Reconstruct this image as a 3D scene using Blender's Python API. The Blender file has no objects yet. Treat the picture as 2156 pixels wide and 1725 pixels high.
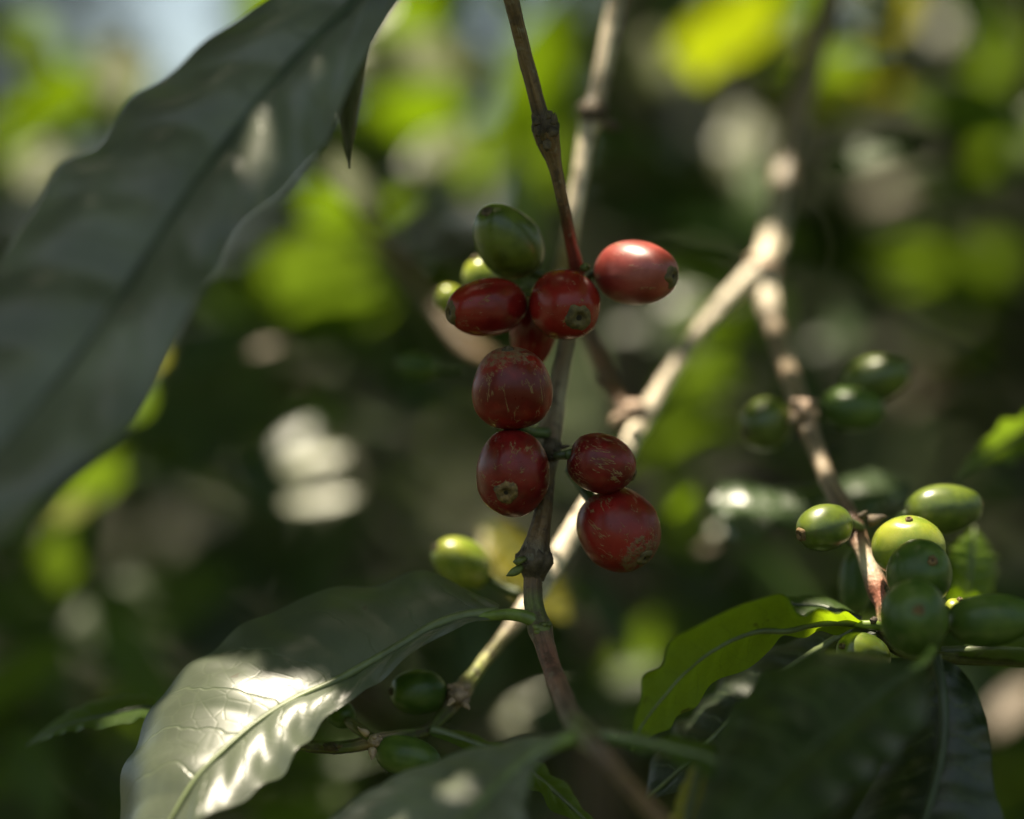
import bpy, math, random
import numpy as np
from mathutils import Vector, Matrix, noise as mnoise

# ------------------------------------------------------------------ camera, world, sun, exposure
SC = bpy.context.scene
COL = SC.collection
CAMZ = 1.4
ZF = 0.475                      # metres to the sharp berries
PX = 0.19 / 2156                # metres per pixel (2156 px wide reading of the photo) at that distance
SUN = Vector((-0.18, 0.03, 0.98)).normalized()

cam_d = bpy.data.cameras.new("camera")
cam = bpy.data.objects.new("camera", cam_d)
COL.objects.link(cam)
cam.location = (0, 0, CAMZ)
cam.rotation_euler = (math.radians(90), 0, 0)
cam_d.sensor_width = 36
cam_d.lens = 36 * ZF / 0.19
cam_d.clip_start = 0.02
cam_d.clip_end = 400
cam_d.dof.use_dof = True
cam_d.dof.focus_distance = 0.472
cam_d.dof.aperture_fstop = 4.0
SC.camera = cam

world = bpy.data.worlds.new("World")
SC.world = world
world.use_nodes = True
wn = world.node_tree.nodes
wl = world.node_tree.links
bg = wn["Background"]
sky = wn.new("ShaderNodeTexSky")
sky.sky_type = 'NISHITA'
sky.sun_disc = False
sky.sun_elevation = math.asin(SUN.z)
sky.sun_rotation = math.atan2(SUN.x, SUN.y)
sky.dust_density = 4.0
sky.air_density = 0.8
sky.ozone_density = 1.0
hz = wn.new("ShaderNodeMix"); hz.data_type = 'RGBA'; hz.blend_type = 'MULTIPLY'     # warm humid air
hz.inputs[0].default_value = 1.0; hz.inputs[7].default_value = (1.06, 1.03, .84, 1)
wl.new(sky.outputs[0], hz.inputs[6])
wl.new(hz.outputs[2], bg.inputs[0])
bg.inputs[1].default_value = 0.092

sun_d = bpy.data.lights.new("sun", 'SUN')
sun_d.energy = 5.0
sun_d.angle = math.radians(0.7)
sun_d.color = (1.0, 0.88, 0.68)
sun_o = bpy.data.objects.new("sun", sun_d)
COL.objects.link(sun_o)
sun_o.rotation_euler = SUN.to_track_quat('Z', 'Y').to_euler()
sun_o.location = (0, 0, 6)

SC.view_settings.view_transform = 'Standard'
SC.view_settings.look = 'None'
SC.view_settings.exposure = 1.45
SC.view_settings.gamma = 1.0
SC.render.engine = 'CYCLES'
cy = SC.cycles
cy.use_denoising = True
cy.max_bounces = 8
cy.diffuse_bounces = 4
cy.glossy_bounces = 3
cy.transmission_bounces = 4
cy.sample_clamp_indirect = 4.0
cy.use_adaptive_sampling = False
cy.caustics_reflective = False
cy.caustics_refractive = False

RNG = random.Random(7)
NP = np.random.default_rng(11)

# ------------------------------------------------------------------ helpers
def P(u, v, dz=0.0):
    """point seen at pixel (u, v), dz millimetres beyond the plane of focus"""
    y = ZF + dz / 1000.0
    k = y / ZF * PX
    return Vector(((u - 1078) * k, y, CAMZ - (v - 862.5) * k))

def PK(dz):
    return (ZF + dz / 1000.0) / ZF * PX

SUNNED = []                     # (point, radius): places where the crown overhead is left open for the sun
def lit(p, r_mm):
    SUNNED.append((Vector(p), r_mm / 1000.0))

def mesh_from(name, verts, faces, uvs=None, cols=None, smooth=True):
    me = bpy.data.meshes.new(name)
    me.from_pydata([tuple(v) for v in verts], [], faces)
    if smooth:
        me.polygons.foreach_set("use_smooth", [True] * len(me.polygons))
    vi = np.zeros(len(me.loops), dtype=np.int32)
    me.loops.foreach_get("vertex_index", vi)
    if uvs is not None:
        uvl = me.uv_layers.new(name="UVMap")
        uvl.data.foreach_set("uv", np.asarray(uvs, dtype=np.float32)[vi].ravel())
    if cols is not None:
        ca = me.color_attributes.new(name="tint", type='FLOAT_COLOR', domain='POINT')
        c4 = np.ones((len(verts), 4), dtype=np.float32)
        c4[:, :3] = np.asarray(cols)
        ca.data.foreach_set("color", c4.ravel())
    me.update()
    return me

def obj(name, me, m, parent=None):
    o = bpy.data.objects.new(name, me)
    COL.objects.link(o)
    if m is not None and me is not None and len(me.materials) == 0:
        me.materials.append(m)
    if parent is not None:
        o.parent = parent
    return o

def tag(o, label=None, cat=None, group=None, kind=None):
    if label: o["label"] = label
    if cat: o["category"] = cat
    if group: o["group"] = group
    if kind: o["kind"] = kind
    return o

def catmull(pts, n):
    """n points along a centripetal-ish Catmull-Rom spline through pts (k x d)"""
    p = np.asarray(pts, dtype=float)
    d = np.r_[0, np.cumsum(np.maximum(np.linalg.norm(np.diff(p[:, :3], axis=0), axis=1), 1e-9))]
    t = np.linspace(0, d[-1], n)
    m = np.zeros_like(p)
    m[1:-1] = (p[2:] - p[:-2]) / (d[2:] - d[:-2])[:, None]
    m[0] = (p[1] - p[0]) / (d[1] - d[0])
    m[-1] = (p[-1] - p[-2]) / (d[-1] - d[-2])
    i = np.clip(np.searchsorted(d, t, side='right') - 1, 0, len(p) - 2)
    h = (d[i + 1] - d[i])
    x = ((t - d[i]) / h)[:, None]
    h = h[:, None]
    return ((2*x**3 - 3*x**2 + 1) * p[i] + (x**3 - 2*x**2 + x) * h * m[i]
            + (-2*x**3 + 3*x**2) * p[i+1] + (x**3 - x**2) * h * m[i+1])

def tube(path, radii, n=None, seg=14, rough=0.0, seed=0, cols=None, caps=True, rfun=None):
    """returns verts, faces, uvs, cols of a tube through path with radii (metres)"""
    k = len(path)
    n = n or k
    data = [list(p) + [r] + (list(c) if cols is not None else []) for p, r, c in
            zip(path, radii, cols if cols is not None else [None] * k)]
    s = catmull(data, n) if k > 2 or n != k else np.asarray(data, dtype=float)
    pts = s[:, :3]; rad = np.maximum(s[:, 3], 1e-5)
    cc = np.clip(s[:, 4:7], 0, 1) if cols is not None else None
    tan = np.gradient(pts, axis=0)
    tan /= np.linalg.norm(tan, axis=1)[:, None] + 1e-12
    ref = np.array([0, 1, 0.0])
    if abs(tan[0] @ ref) > .9: ref = np.array([1, 0, 0.0])
    a = np.cross(tan[0], ref); a /= np.linalg.norm(a)
    V, U, C, F = [], [], [], []
    L = np.r_[0, np.cumsum(np.linalg.norm(np.diff(pts, axis=0), axis=1))]
    for i in range(n):
        a = a - tan[i] * (a @ tan[i]); a /= np.linalg.norm(a) + 1e-12
        b = np.cross(tan[i], a)
        for j in range(seg):
            th = 2 * math.pi * j / seg
            r = rad[i]
            if rough:
                q = pts[i] * 260 + np.array([math.cos(th), math.sin(th), 0]) * 1.3 + seed * 7.7
                r *= 1 + rough * mnoise.noise(Vector(q)) + .5 * rough * mnoise.noise(Vector(q * 2.7))
            if rfun is not None: r *= rfun(L[i] / L[-1], th)
            V.append(pts[i] + (a * math.cos(th) + b * math.sin(th)) * r)
            U.append((j / seg, L[i] * 40))
            if cc is not None: C.append(cc[i])
    for i in range(n - 1):
        for j in range(seg):
            j2 = (j + 1) % seg
            F.append((i*seg + j, i*seg + j2, (i+1)*seg + j2, (i+1)*seg + j))
    if caps:
        F.append(tuple(range(seg - 1, -1, -1)))
        F.append(tuple(range((n-1)*seg, n*seg)))
    return V, F, U, (C if cols is not None else None)

def merge(*parts):
    V, F, U, C = [], [], [], []
    has_c = all(p[3] is not None for p in parts)
    for v, f, u, c in parts:
        o = len(V)
        V += list(v); U += list(u)
        F += [tuple(i + o for i in q) for q in f]
        if has_c: C += list(c)
    return V, F, U, (C if has_c else None)

def lump(c, r, seed, squash=(1, 1, 1), nu=12, nv=8, rough=.25, freq=1.6, col=None):
    V, F, U = [], [], []
    c = np.asarray(c)
    for i in range(nv + 1):
        th = math.pi * i / nv
        for j in range(nu):
            ph = 2 * math.pi * j / nu
            d = np.array([math.sin(th)*math.cos(ph), math.sin(th)*math.sin(ph), math.cos(th)])
            k = 1 + rough * mnoise.noise(Vector(d * freq + seed * 3.1))
            V.append(c + d * np.array(squash) * r * k); U.append((j/nu, i/nv))
    for i in range(nv):
        for j in range(nu):
            F.append((i*nu+j, (i+1)*nu+j, (i+1)*nu+(j+1) % nu, i*nu+(j+1) % nu))
    return V, F, U, ([col] * len(V) if col is not None else None)

# ------------------------------------------------------------------ materials
def new_mat(name):
    m = bpy.data.materials.new(name)
    m.use_nodes = True
    nt = m.node_tree
    return m, nt, nt.nodes["Principled BSDF"], nt.nodes["Material Output"]

class NB:
    """small node builder"""
    def __init__(s, nt): s.nt = nt
    def n(s, t, **kw):
        x = s.nt.nodes.new(t)
        for k, v in kw.items(): setattr(x, k, v)
        return x
    def put(s, sock, v):
        if hasattr(v, "is_output") or isinstance(v, bpy.types.NodeSocket): s.nt.links.new(v, sock)
        else: sock.default_value = v
    def math(s, op, a, b=0.0, c=None, clamp=False):
        x = s.n("ShaderNodeMath", operation=op); x.use_clamp = clamp
        s.put(x.inputs[0], a); s.put(x.inputs[1], b)
        if c is not None: s.put(x.inputs[2], c)
        return x.outputs[0]
    def mix(s, f, a, b, mode='MIX'):
        x = s.n("ShaderNodeMix", data_type='RGBA', blend_type=mode)
        s.put(x.inputs[0], f)
        s.put(x.inputs[6], a if not isinstance(a, tuple) else (*a, 1)[:4])
        s.put(x.inputs[7], b if not isinstance(b, tuple) else (*b, 1)[:4])
        return x.outputs[2]
    def noise(s, vec, scale, detail=3.0, rough=.55, dist=0.0):
        x = s.n("ShaderNodeTexNoise")
        if vec is not None: s.put(x.inputs["Vector"], vec)
        x.inputs["Scale"].default_value = scale
        x.inputs["Detail"].default_value = detail
        x.inputs["Roughness"].default_value = rough
        x.inputs["Distortion"].default_value = dist
        return x.outputs["Fac"]
    def voro(s, vec, scale, feature='F1'):
        x = s.n("ShaderNodeTexVoronoi", feature=feature)
        if vec is not None: s.put(x.inputs["Vector"], vec)
        x.inputs["Scale"].default_value = scale
        return x.outputs["Distance"]
    def ramp(s, v, lo, hi):
        x = s.n("ShaderNodeMapRange"); x.clamp = True; x.interpolation_type = 'SMOOTHSTEP'
        s.put(x.inputs[0], v); s.put(x.inputs[1], lo); s.put(x.inputs[2], hi)
        return x.outputs[0]
    def vmap(s, vec, scale=(1, 1, 1), loc=(0, 0, 0)):
        x = s.n("ShaderNodeMapping")
        s.put(x.inputs[0], vec); s.put(x.inputs["Scale"], scale); s.put(x.inputs["Location"], loc)
        return x.outputs[0]
    def bump(s, h, strength, dist, normal=None):
        x = s.n("ShaderNodeBump")
        x.inputs["Strength"].default_value = strength
        x.inputs["Distance"].default_value = dist
        s.put(x.inputs["Height"], h)
        if normal is not None: s.put(x.inputs["Normal"], normal)
        return x.outputs[0]

def leaf_mat(name, base, under, trans, tf=.35, rough=.34, vein=(.10, .14, .05), spots=.5, spec=.7, mottle=.5):
    m, nt, bs, out = new_mat(name)
    b = NB(nt)
    tc = b.n("ShaderNodeTexCoord")
    uv = tc.outputs["UV"]
    sep = b.n("ShaderNodeSeparateXYZ"); b.put(sep.inputs[0], uv)
    s, t = sep.outputs[0], sep.outputs[1]
    at = b.math('ABSOLUTE', b.math('MULTIPLY_ADD', t, 2.0, -1.0))
    wob = b.math('MULTIPLY_ADD', b.noise(uv, 5.0, 2), .09, -.045)
    ph = b.math('ADD', b.math('SUBTRACT', b.math('MULTIPLY', s, 9.0), b.math('POWER', at, 1.5)), b.math('MULTIPLY', wob, 9.0))
    fr = b.math('ABSOLUTE', b.math('SUBTRACT', b.math('FRACT', ph), .5))
    ln = b.math('SUBTRACT', 1.0, b.ramp(fr, 0.0, .045))
    ln = b.math('MULTIPLY', ln, b.math('SUBTRACT', 1.0, b.ramp(at, .72, .98)))
    net = b.math('SUBTRACT', 1.0, b.ramp(b.voro(b.vmap(uv, (30, 13, 1)), 1.0, 'DISTANCE_TO_EDGE'), 0.0, .10))
    obc = tc.outputs["Object"]
    big = b.noise(obc, 45, 4)
    fine = b.noise(obc, 700, 2)
    info = b.n("ShaderNodeObjectInfo")
    c = b.mix(b.ramp(big, .35, .7), tuple(x * (1 - mottle * .4) for x in base), tuple(x * (1 + mottle * .5) for x in base))
    c = b.mix(b.math('MULTIPLY', net, .18), c, vein)
    c = b.mix(b.math('MULTIPLY', ln, .55), c, vein)
    sp = b.ramp(b.noise(obc, 170, 2), .70, .74)
    sp2 = b.ramp(b.voro(obc, 95), .10, .06)
    brown = b.math('MULTIPLY', b.math('MAXIMUM', sp, b.math('MULTIPLY', sp2, b.ramp(b.noise(obc, 30, 1), .5, .62))), spots)
    c = b.mix(brown, c, (.045, .03, .012))
    geo = b.n("ShaderNodeNewGeometry")
    cu = b.mix(b.math('MULTIPLY', ln, .35), under, tuple(x * 1.25 for x in under))
    cu = b.mix(brown, cu, (.05, .03, .012))
    c = b.mix(geo.outputs["Backfacing"], c, cu)
    hue = b.n("ShaderNodeHueSaturation")
    b.put(hue.inputs["Value"], b.math('MULTIPLY_ADD', info.outputs["Random"], .5, .75))
    b.put(hue.inputs["Color"], c)
    b.put(bs.inputs["Base Color"], hue.outputs[0])
    b.put(bs.inputs["Roughness"], b.math('ADD', b.math('MULTIPLY_ADD', b.noise(obc, 120, 3), .22, rough - .11),
                                         b.math('MULTIPLY', geo.outputs["Backfacing"], .22)))
    bs.inputs["IOR"].default_value = 1.48
    bs.inputs["Specular IOR Level"].default_value = spec
    h = b.math('ADD', b.math('MULTIPLY', fine, .07), b.math('ADD', b.math('MULTIPLY', ln, -.5), b.math('MULTIPLY', net, -.08)))
    bp = b.bump(h, .5, .00035)
    b.put(bs.inputs["Normal"], bp)
    tr = b.n("ShaderNodeBsdfTranslucent")
    tcol = b.mix(b.math('MULTIPLY', ln, .45), trans, tuple(x * .5 for x in trans))
    tcol = b.mix(b.math('MULTIPLY', net, .25), tcol, tuple(x * .6 for x in trans))
    tcol = b.mix(brown, tcol, (.05, .03, .01))
    b.put(tr.inputs[0], tcol)
    mx = b.n("ShaderNodeMixShader")
    mx.inputs[0].default_value = tf
    nt.links.new(bs.outputs[0], mx.inputs[1]); nt.links.new(tr.outputs[0], mx.inputs[2])
    nt.links.new(mx.outputs[0], out.inputs[0])
    return m

def cherry_mat(name, dark, light, streak=0.0, crust=0.0, speck=.5, rough=.28, tan=(.30, .20, .085), sss=.06, blush=None, coat=0.0, blem=0.0):
    m, nt, bs, out = new_mat(name)
    b = NB(nt)
    tc = b.n("ShaderNodeTexCoord")
    v = b.vmap(tc.outputs["Object"], (133, 133, 133))        # a berry is about one unit in radius
    info = b.n("ShaderNodeObjectInfo")
    off = b.n("ShaderNodeVectorMath", operation='ADD')
    b.put(off.inputs[0], v); b.put(off.inputs[1], b.math('MULTIPLY', info.outputs["Random"], 31.0))
    w = off.outputs[0]
    sep = b.n("ShaderNodeSeparateXYZ"); b.put(sep.inputs[0], v)
    c = b.mix(b.ramp(b.noise(w, 1.3, 4), .34, .68), dark, light)
    if blush is not None:
        c = b.mix(b.math('MULTIPLY', b.ramp(sep.outputs[2], .1, .95), .6), c, blush)
    if blem > 0:
        c = b.mix(b.math('MULTIPLY', b.math('MULTIPLY', b.ramp(b.noise(w, 6, 4, .7), .58, .68), b.ramp(b.noise(w, 1.6, 2), .48, .62)), blem), c, (.10, .07, .025))
    # pale dots of the skin
    dots = b.math('MULTIPLY', b.ramp(b.voro(w, 9.0), .16, .06), speck * .35)
    c = b.mix(dots, c, tan)
    h = b.math('MULTIPLY', b.noise(w, 22, 2), .05)
    mask_out = dots
    if streak > 0:
        st = b.vmap(w, (7.5, 7.5, 1.15))
        n1 = b.noise(st, 1.0, 3, .5, .35)
        n2 = b.noise(b.vmap(w, (4.0, 4.0, 1.6), (5, 3, 1)), 1.0, 2)
        rid = b.math('ABSOLUTE', b.math('SUBTRACT', n1, .5))
        line = b.math('MULTIPLY', b.ramp(rid, .030, .010), b.ramp(n2, .60 - .12 * streak, .66 - .12 * streak))
        n3 = b.ramp(b.noise(b.vmap(w, (10, 10, 3), (2, 8, 4)), 1.0, 4, .7), .64, .69)
        line = b.math('MAXIMUM', line, b.math('MULTIPLY', n3, b.math('MULTIPLY', .5, b.ramp(n2, .54, .64))))
        line = b.math('MULTIPLY', line, .7)
        c = b.mix(line, c, tan)
        h = b.math('ADD', h, b.math('MULTIPLY', line, .5))
        mask_out = b.math('MAXIMUM', mask_out, line)
    if crust > 0:
        rr = b.math('ADD', sep.outputs[2], b.math('MULTIPLY_ADD', b.noise(w, 4.5, 5, .7), .9, -.45))
        cr = b.math('MULTIPLY', b.ramp(rr, 1.02 - .28 * crust, 1.16 - .28 * crust), b.ramp(b.noise(w, 7, 4, .7), .36, .56))
        c = b.mix(b.math('MULTIPLY', cr, .85), c, b.mix(b.noise(w, 14, 3), tan, (.10, .075, .05)))
        h = b.math('ADD', h, b.math('MULTIPLY', cr, .6))
        mask_out = b.math('MAXIMUM', mask_out, cr)
    b.put(bs.inputs["Base Color"], c)
    b.put(bs.inputs["Roughness"], b.math('ADD', b.math('MULTIPLY_ADD', b.noise(w, 3, 3), .16, rough - .08), b.math('MULTIPLY', mask_out, .3)))
    bs.inputs["IOR"].default_value = 1.42
    bs.inputs["Coat Weight"].default_value = coat; bs.inputs["Coat Roughness"].default_value = .36
    bs.inputs["Subsurface Weight"].default_value = sss
    bs.inputs["Subsurface Radius"].default_value = (1.0, .35, .15)
    bs.inputs["Subsurface Scale"].default_value = .002
    b.put(bs.inputs["Normal"], b.bump(h, .55, .0004))
    return m

def bark_mat(name, rough=.6, mult=1.0, lichen=.3):
    """colour comes from the mesh's own tint (the real colour zones of the twig)"""
    m, nt, bs, out = new_mat(name)
    b = NB(nt)
    tc = b.n("ShaderNodeTexCoord")
    ob = tc.outputs["Object"]
    at = b.n("ShaderNodeVertexColor"); at.layer_name = "tint"
    uv = tc.outputs["UV"]
    lon = b.noise(b.vmap(uv, (9, 1.4, 1)), 1.0, 5, .6)
    blot = b.noise(ob, 330, 4, .65)
    c = b.mix(b.ramp(lon, .3, .7), (.45, .42, .38), (1.35, 1.3, 1.25))
    c = b.mix(1.0, at.outputs[0], c, 'MULTIPLY')
    c = b.mix(b.math('MULTIPLY', b.ramp(blot, .52, .64), .65), c, (.05, .03, .018))
    c = b.mix(b.math('MULTIPLY', b.ramp(b.noise(ob, 520, 3), .60, .66), lichen), c, (.28, .26, .19))
    b.put(bs.inputs["Base Color"], c)
    b.put(bs.inputs["Roughness"], b.math('MULTIPLY_ADD', blot, .25, rough - .12))
    h = b.math('ADD', lon, b.math('MULTIPLY', b.noise(ob, 900, 3), .6))
    b.put(bs.inputs["Normal"], b.bump(h, .9, .0007))
    return m

def plain_mat(name, col, rough=.6, vary=.4, scale=300, bump=.5, dist=.0003):
    m, nt, bs, out = new_mat(name)
    b = NB(nt)
    tc = b.n("ShaderNodeTexCoord"); ob = tc.outputs["Object"]
    n = b.noise(ob, scale, 4, .6)
    c = b.mix(b.ramp(n, .3, .7), tuple(x * (1 - vary) for x in col), tuple(min(1, x * (1 + vary)) for x in col))
    b.put(bs.inputs["Base Color"], c)
    bs.inputs["Roughness"].default_value = rough
    b.put(bs.inputs["Normal"], b.bump(n, bump, dist))
    return m

M = {}
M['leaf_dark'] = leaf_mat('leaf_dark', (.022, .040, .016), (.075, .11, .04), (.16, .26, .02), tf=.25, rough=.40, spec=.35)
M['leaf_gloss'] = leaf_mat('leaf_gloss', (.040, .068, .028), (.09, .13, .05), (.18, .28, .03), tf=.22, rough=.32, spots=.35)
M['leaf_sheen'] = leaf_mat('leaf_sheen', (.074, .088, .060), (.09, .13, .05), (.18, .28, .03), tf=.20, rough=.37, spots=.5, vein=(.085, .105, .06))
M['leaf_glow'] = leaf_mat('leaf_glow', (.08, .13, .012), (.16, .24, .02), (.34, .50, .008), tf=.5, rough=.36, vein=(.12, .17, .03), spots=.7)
M['leaf_painted_sheen'] = leaf_mat('leaf_painted_sheen', (.145, .162, .120), (.11, .14, .07), (.18, .24, .04), tf=.22, rough=.34, spots=.1, vein=(.11, .13, .075), mottle=.8)  # silvery sky sheen painted into a paler grey base colour
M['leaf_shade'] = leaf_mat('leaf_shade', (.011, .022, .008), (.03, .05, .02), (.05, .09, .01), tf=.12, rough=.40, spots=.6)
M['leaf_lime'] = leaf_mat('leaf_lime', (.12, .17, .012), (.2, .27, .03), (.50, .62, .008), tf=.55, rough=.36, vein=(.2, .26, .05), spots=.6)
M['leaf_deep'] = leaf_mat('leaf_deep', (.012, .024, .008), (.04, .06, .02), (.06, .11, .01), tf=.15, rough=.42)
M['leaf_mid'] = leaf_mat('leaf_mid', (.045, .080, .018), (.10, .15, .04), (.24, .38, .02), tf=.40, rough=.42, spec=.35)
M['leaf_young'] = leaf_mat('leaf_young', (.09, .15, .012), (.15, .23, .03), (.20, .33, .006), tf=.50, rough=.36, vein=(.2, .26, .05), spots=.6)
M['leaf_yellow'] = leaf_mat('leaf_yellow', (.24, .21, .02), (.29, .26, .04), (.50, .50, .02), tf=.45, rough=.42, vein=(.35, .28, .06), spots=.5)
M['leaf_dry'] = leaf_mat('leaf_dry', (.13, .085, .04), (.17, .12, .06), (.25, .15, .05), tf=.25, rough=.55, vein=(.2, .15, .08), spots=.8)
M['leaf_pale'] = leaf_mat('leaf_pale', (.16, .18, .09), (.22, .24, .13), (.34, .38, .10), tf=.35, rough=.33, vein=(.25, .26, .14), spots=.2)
M['midrib'] = plain_mat('midrib', (.115, .145, .06), .42, .25, 200, .3)
M['midrib_dark'] = plain_mat('midrib_dark', (.036, .056, .022), .42, .25, 200, .3)
M['petiole'] = plain_mat('petiole', (.13, .19, .035), .42, .35, 260, .4)
M['bark'] = bark_mat('bark', .58)
M['bark_smooth'] = bark_mat('bark_smooth', .40, lichen=.15)
M['node_bark'] = plain_mat('node_bark', (.075, .055, .034), .75, .6, 420, 1.0, .0006)
M['node_pale'] = plain_mat('node_pale', (.34, .24, .17), .6, .45, 420, .8, .0005)
M['bud'] = plain_mat('bud', (.10, .12, .03), .55, .5, 500, .6)
M['pedicel_green'] = plain_mat('pedicel_green', (.055, .085, .02), .5, .4, 400, .5)
M['scar_tan'] = plain_mat('scar_tan', (.16, .10, .04), .7, .6, 700, 1.0, .0004)
M['scar_olive'] = plain_mat('scar_olive', (.095, .07, .026), .65, .5, 700, .8, .0004)
M['scar_dark'] = plain_mat('scar_dark', (.07, .05, .025), .7, .6, 700, .8, .0004)
M['pit'] = plain_mat('pit', (.018, .013, .008), .8, .5, 600)

# ------------------------------------------------------------------ ground and hillside
def build_ground():
    n = 80
    V, F, U = [], [], []
    for j in range(n + 1):
        for i in range(n + 1):
            x = -70 + 140 * (i / n); y = -25 + 165 * (j / n)
            x = math.copysign(abs(x / 70) ** 2.2 * 70, x)
            y = -25 + 165 * (j / n) ** 1.8
            h = .05 * mnoise.noise(Vector((x * .7, y * .7, 1)))
            V.append((x, y, h - .02)); U.append((x, y))
    for j in range(n):
        for i in range(n):
            a = j * (n + 1) + i
            F.append((a, a + 1, a + n + 2, a + n + 1))
    m, nt, bs, out = new_mat('earth')
    b = NB(nt); tc = b.n("ShaderNodeTexCoord")
    nn = b.noise(tc.outputs["Object"], 6, 6, .65)
    c = b.mix(b.ramp(nn, .35, .65), (.022, .022, .010), (.045, .045, .018))
    c = b.mix(b.ramp(b.noise(tc.outputs["Object"], 1.3, 4), .5, .6), c, (.05, .075, .02))
    b.put(bs.inputs["Base Color"], c); bs.inputs["Roughness"].default_value = .9
    b.put(bs.inputs["Normal"], b.bump(nn, .8, .03))
    g = obj('ground', mesh_from('ground', V, F, U), m)
    tag(g, kind='structure')
    V, F, U = [], [], []
    nx, ny = 60, 24
    for j in range(ny + 1):
        for i in range(nx + 1):
            x = -26 + 52 * i / nx; t = j / ny
            y = 5.6 + 14 * t
            top = 2.05 + .35 * max(-4, min(12, x + 1.2)) if x > -6 else .4
            h = top * (1 - (1 - t) ** 2.2) * 1.2
            h += .25 * mnoise.noise(Vector((x * .5, y * .5, 4))) * min(1, t * 4)
            V.append((x, y, h - .12)); U.append((x, y))
    for j in range(ny):
        for i in range(nx):
            a = j * (nx + 1) + i
            F.append((a, a + 1, a + nx + 2, a + nx + 1))
    h = obj('hillside', mesh_from('hillside', V, F, U), m)
    tag(h, kind='structure')
build_ground()

# ------------------------------------------------------------------ builders: leaves
def blade_mesh(name, stations, ns=72, nt=12, cup=.10, quilt=.0005, ripple=.0012, nripple=7, seed=0, nveins=9, undul=.0008):
    """leaf blade from stations (left edge, midrib, right edge); returns mesh, midrib points, half widths"""
    A = np.array([[*l, *m, *r] for l, m, r in stations])
    key = np.hstack([A[:, 3:6], A[:, 0:3], A[:, 6:9]])
    S = catmull(key, ns)
    mid, lef, rig = S[:, :3], S[:, 3:6], S[:, 6:9]
    tan = np.gradient(mid, axis=0); tan /= np.linalg.norm(tan, axis=1)[:, None]
    V = np.zeros((ns, 2 * nt + 1, 3)); UV = np.zeros((ns, 2 * nt + 1, 2))
    ss = np.linspace(0, 1, ns)
    NR = np.zeros((ns, 3))
    for i in range(ns):
        acr = rig[i] - lef[i]
        nrm = np.cross(acr, tan[i]); L = np.linalg.norm(nrm)
        if L < 1e-9: nrm = NR[i-1] if i else np.array([0, 0, 1.0])
        else: nrm = nrm / L
        NR[i] = nrm
    for i in range(ns):
        for j in range(2 * nt + 1):
            t = j / nt - 1
            e = lef[i] if t < 0 else rig[i]
            at = abs(t)
            w = np.linalg.norm(e - mid[i])
            p = mid[i] + (e - mid[i]) * at + NR[i] * cup * w * math.sin(math.pi * at) 
            ph = ss[i] * nveins - at ** 1.5
            q = abs(math.sin(math.pi * ph)) ** .7
            p = p + NR[i] * quilt * q * math.sin(math.pi * min(1, at * 1.05)) ** .6 * min(1, w / .006)
            rp = math.sin(2 * math.pi * (ss[i] * nripple + .3 * math.sin(ss[i] * 9 + seed) + (0 if t < 0 else .37) + seed * .21))
            rp *= .55 + .9 * mnoise.noise(Vector((ss[i] * 5 + seed * 3.3, (0 if t < 0 else 7.7), seed)))
            p = p + NR[i] * ripple * rp * at ** 2.5 * min(1, w / .008)
            p = p + NR[i] * (undul * mnoise.noise(Vector((p[0] * 90, p[1] * 90, p[2] * 90 + seed))) * min(1, w / .008))
            p = p + (e - mid[i]) * (.007 * at ** 3 * math.sin(2 * math.pi * (ss[i] * nripple * 1.3 + seed * .37 + (.5 if t > 0 else 0))))
            V[i, j] = p; UV[i, j] = (ss[i], t * .5 + .5)
    W = 2 * nt + 1
    F = [(i*W+j, i*W+j+1, (i+1)*W+j+1, (i+1)*W+j) for i in range(ns-1) for j in range(W-1)]
    me = mesh_from(name, V.reshape(-1, 3), F, UV.reshape(-1, 2))
    return me, mid, NR

def leaf(name, label, st, mat, group=None, petiole=None, rib='midrib', ribr=(.0011, .0003), under=False, cat="leaf", **kw):
    """a foreground leaf: blade mesh at top level, midrib and petiole as its parts. st: rows of (lu,lv,ldz, mu,mv,mdz, ru,rv,rdz)"""
    S = []
    for r in st:
        l, m_, rr = P(*r[0:3]), P(*r[3:6]), P(*r[6:9])
        S.append((l, m_, rr))
    away = sum((S[i][2] - S[i][0]).cross(S[i + 1][1] - S[i][1]).y for i in range(len(S) - 1))
    if (away > 0) != under: S = [(c_, b_, a_) for a_, b_, c_ in S]       # the upper side, or for some the underside, is the one in view
    me, mid, NR = blade_mesh(name, S, **kw)
    o = obj(name, me, mat)
    tag(o, label, cat, group)
    k = len(mid)
    rad = np.linspace(ribr[0], ribr[1], k)
    pts = mid + NR * (rad * .25)[:, None]
    v, f, u, c = tube(list(pts), list(rad), seg=8)
    obj('midrib', mesh_from('midrib', v, f, u), M[rib], o)
    if petiole:
        pp = [P(*q[:3]) for q in petiole]
        v, f, u, c = tube(pp, [q[3] * PK(q[2]) for q in petiole], n=18, seg=10, rough=.06)
        obj('petiole', mesh_from('petiole', v, f, u), M['petiole'], o)
    return o

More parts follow.
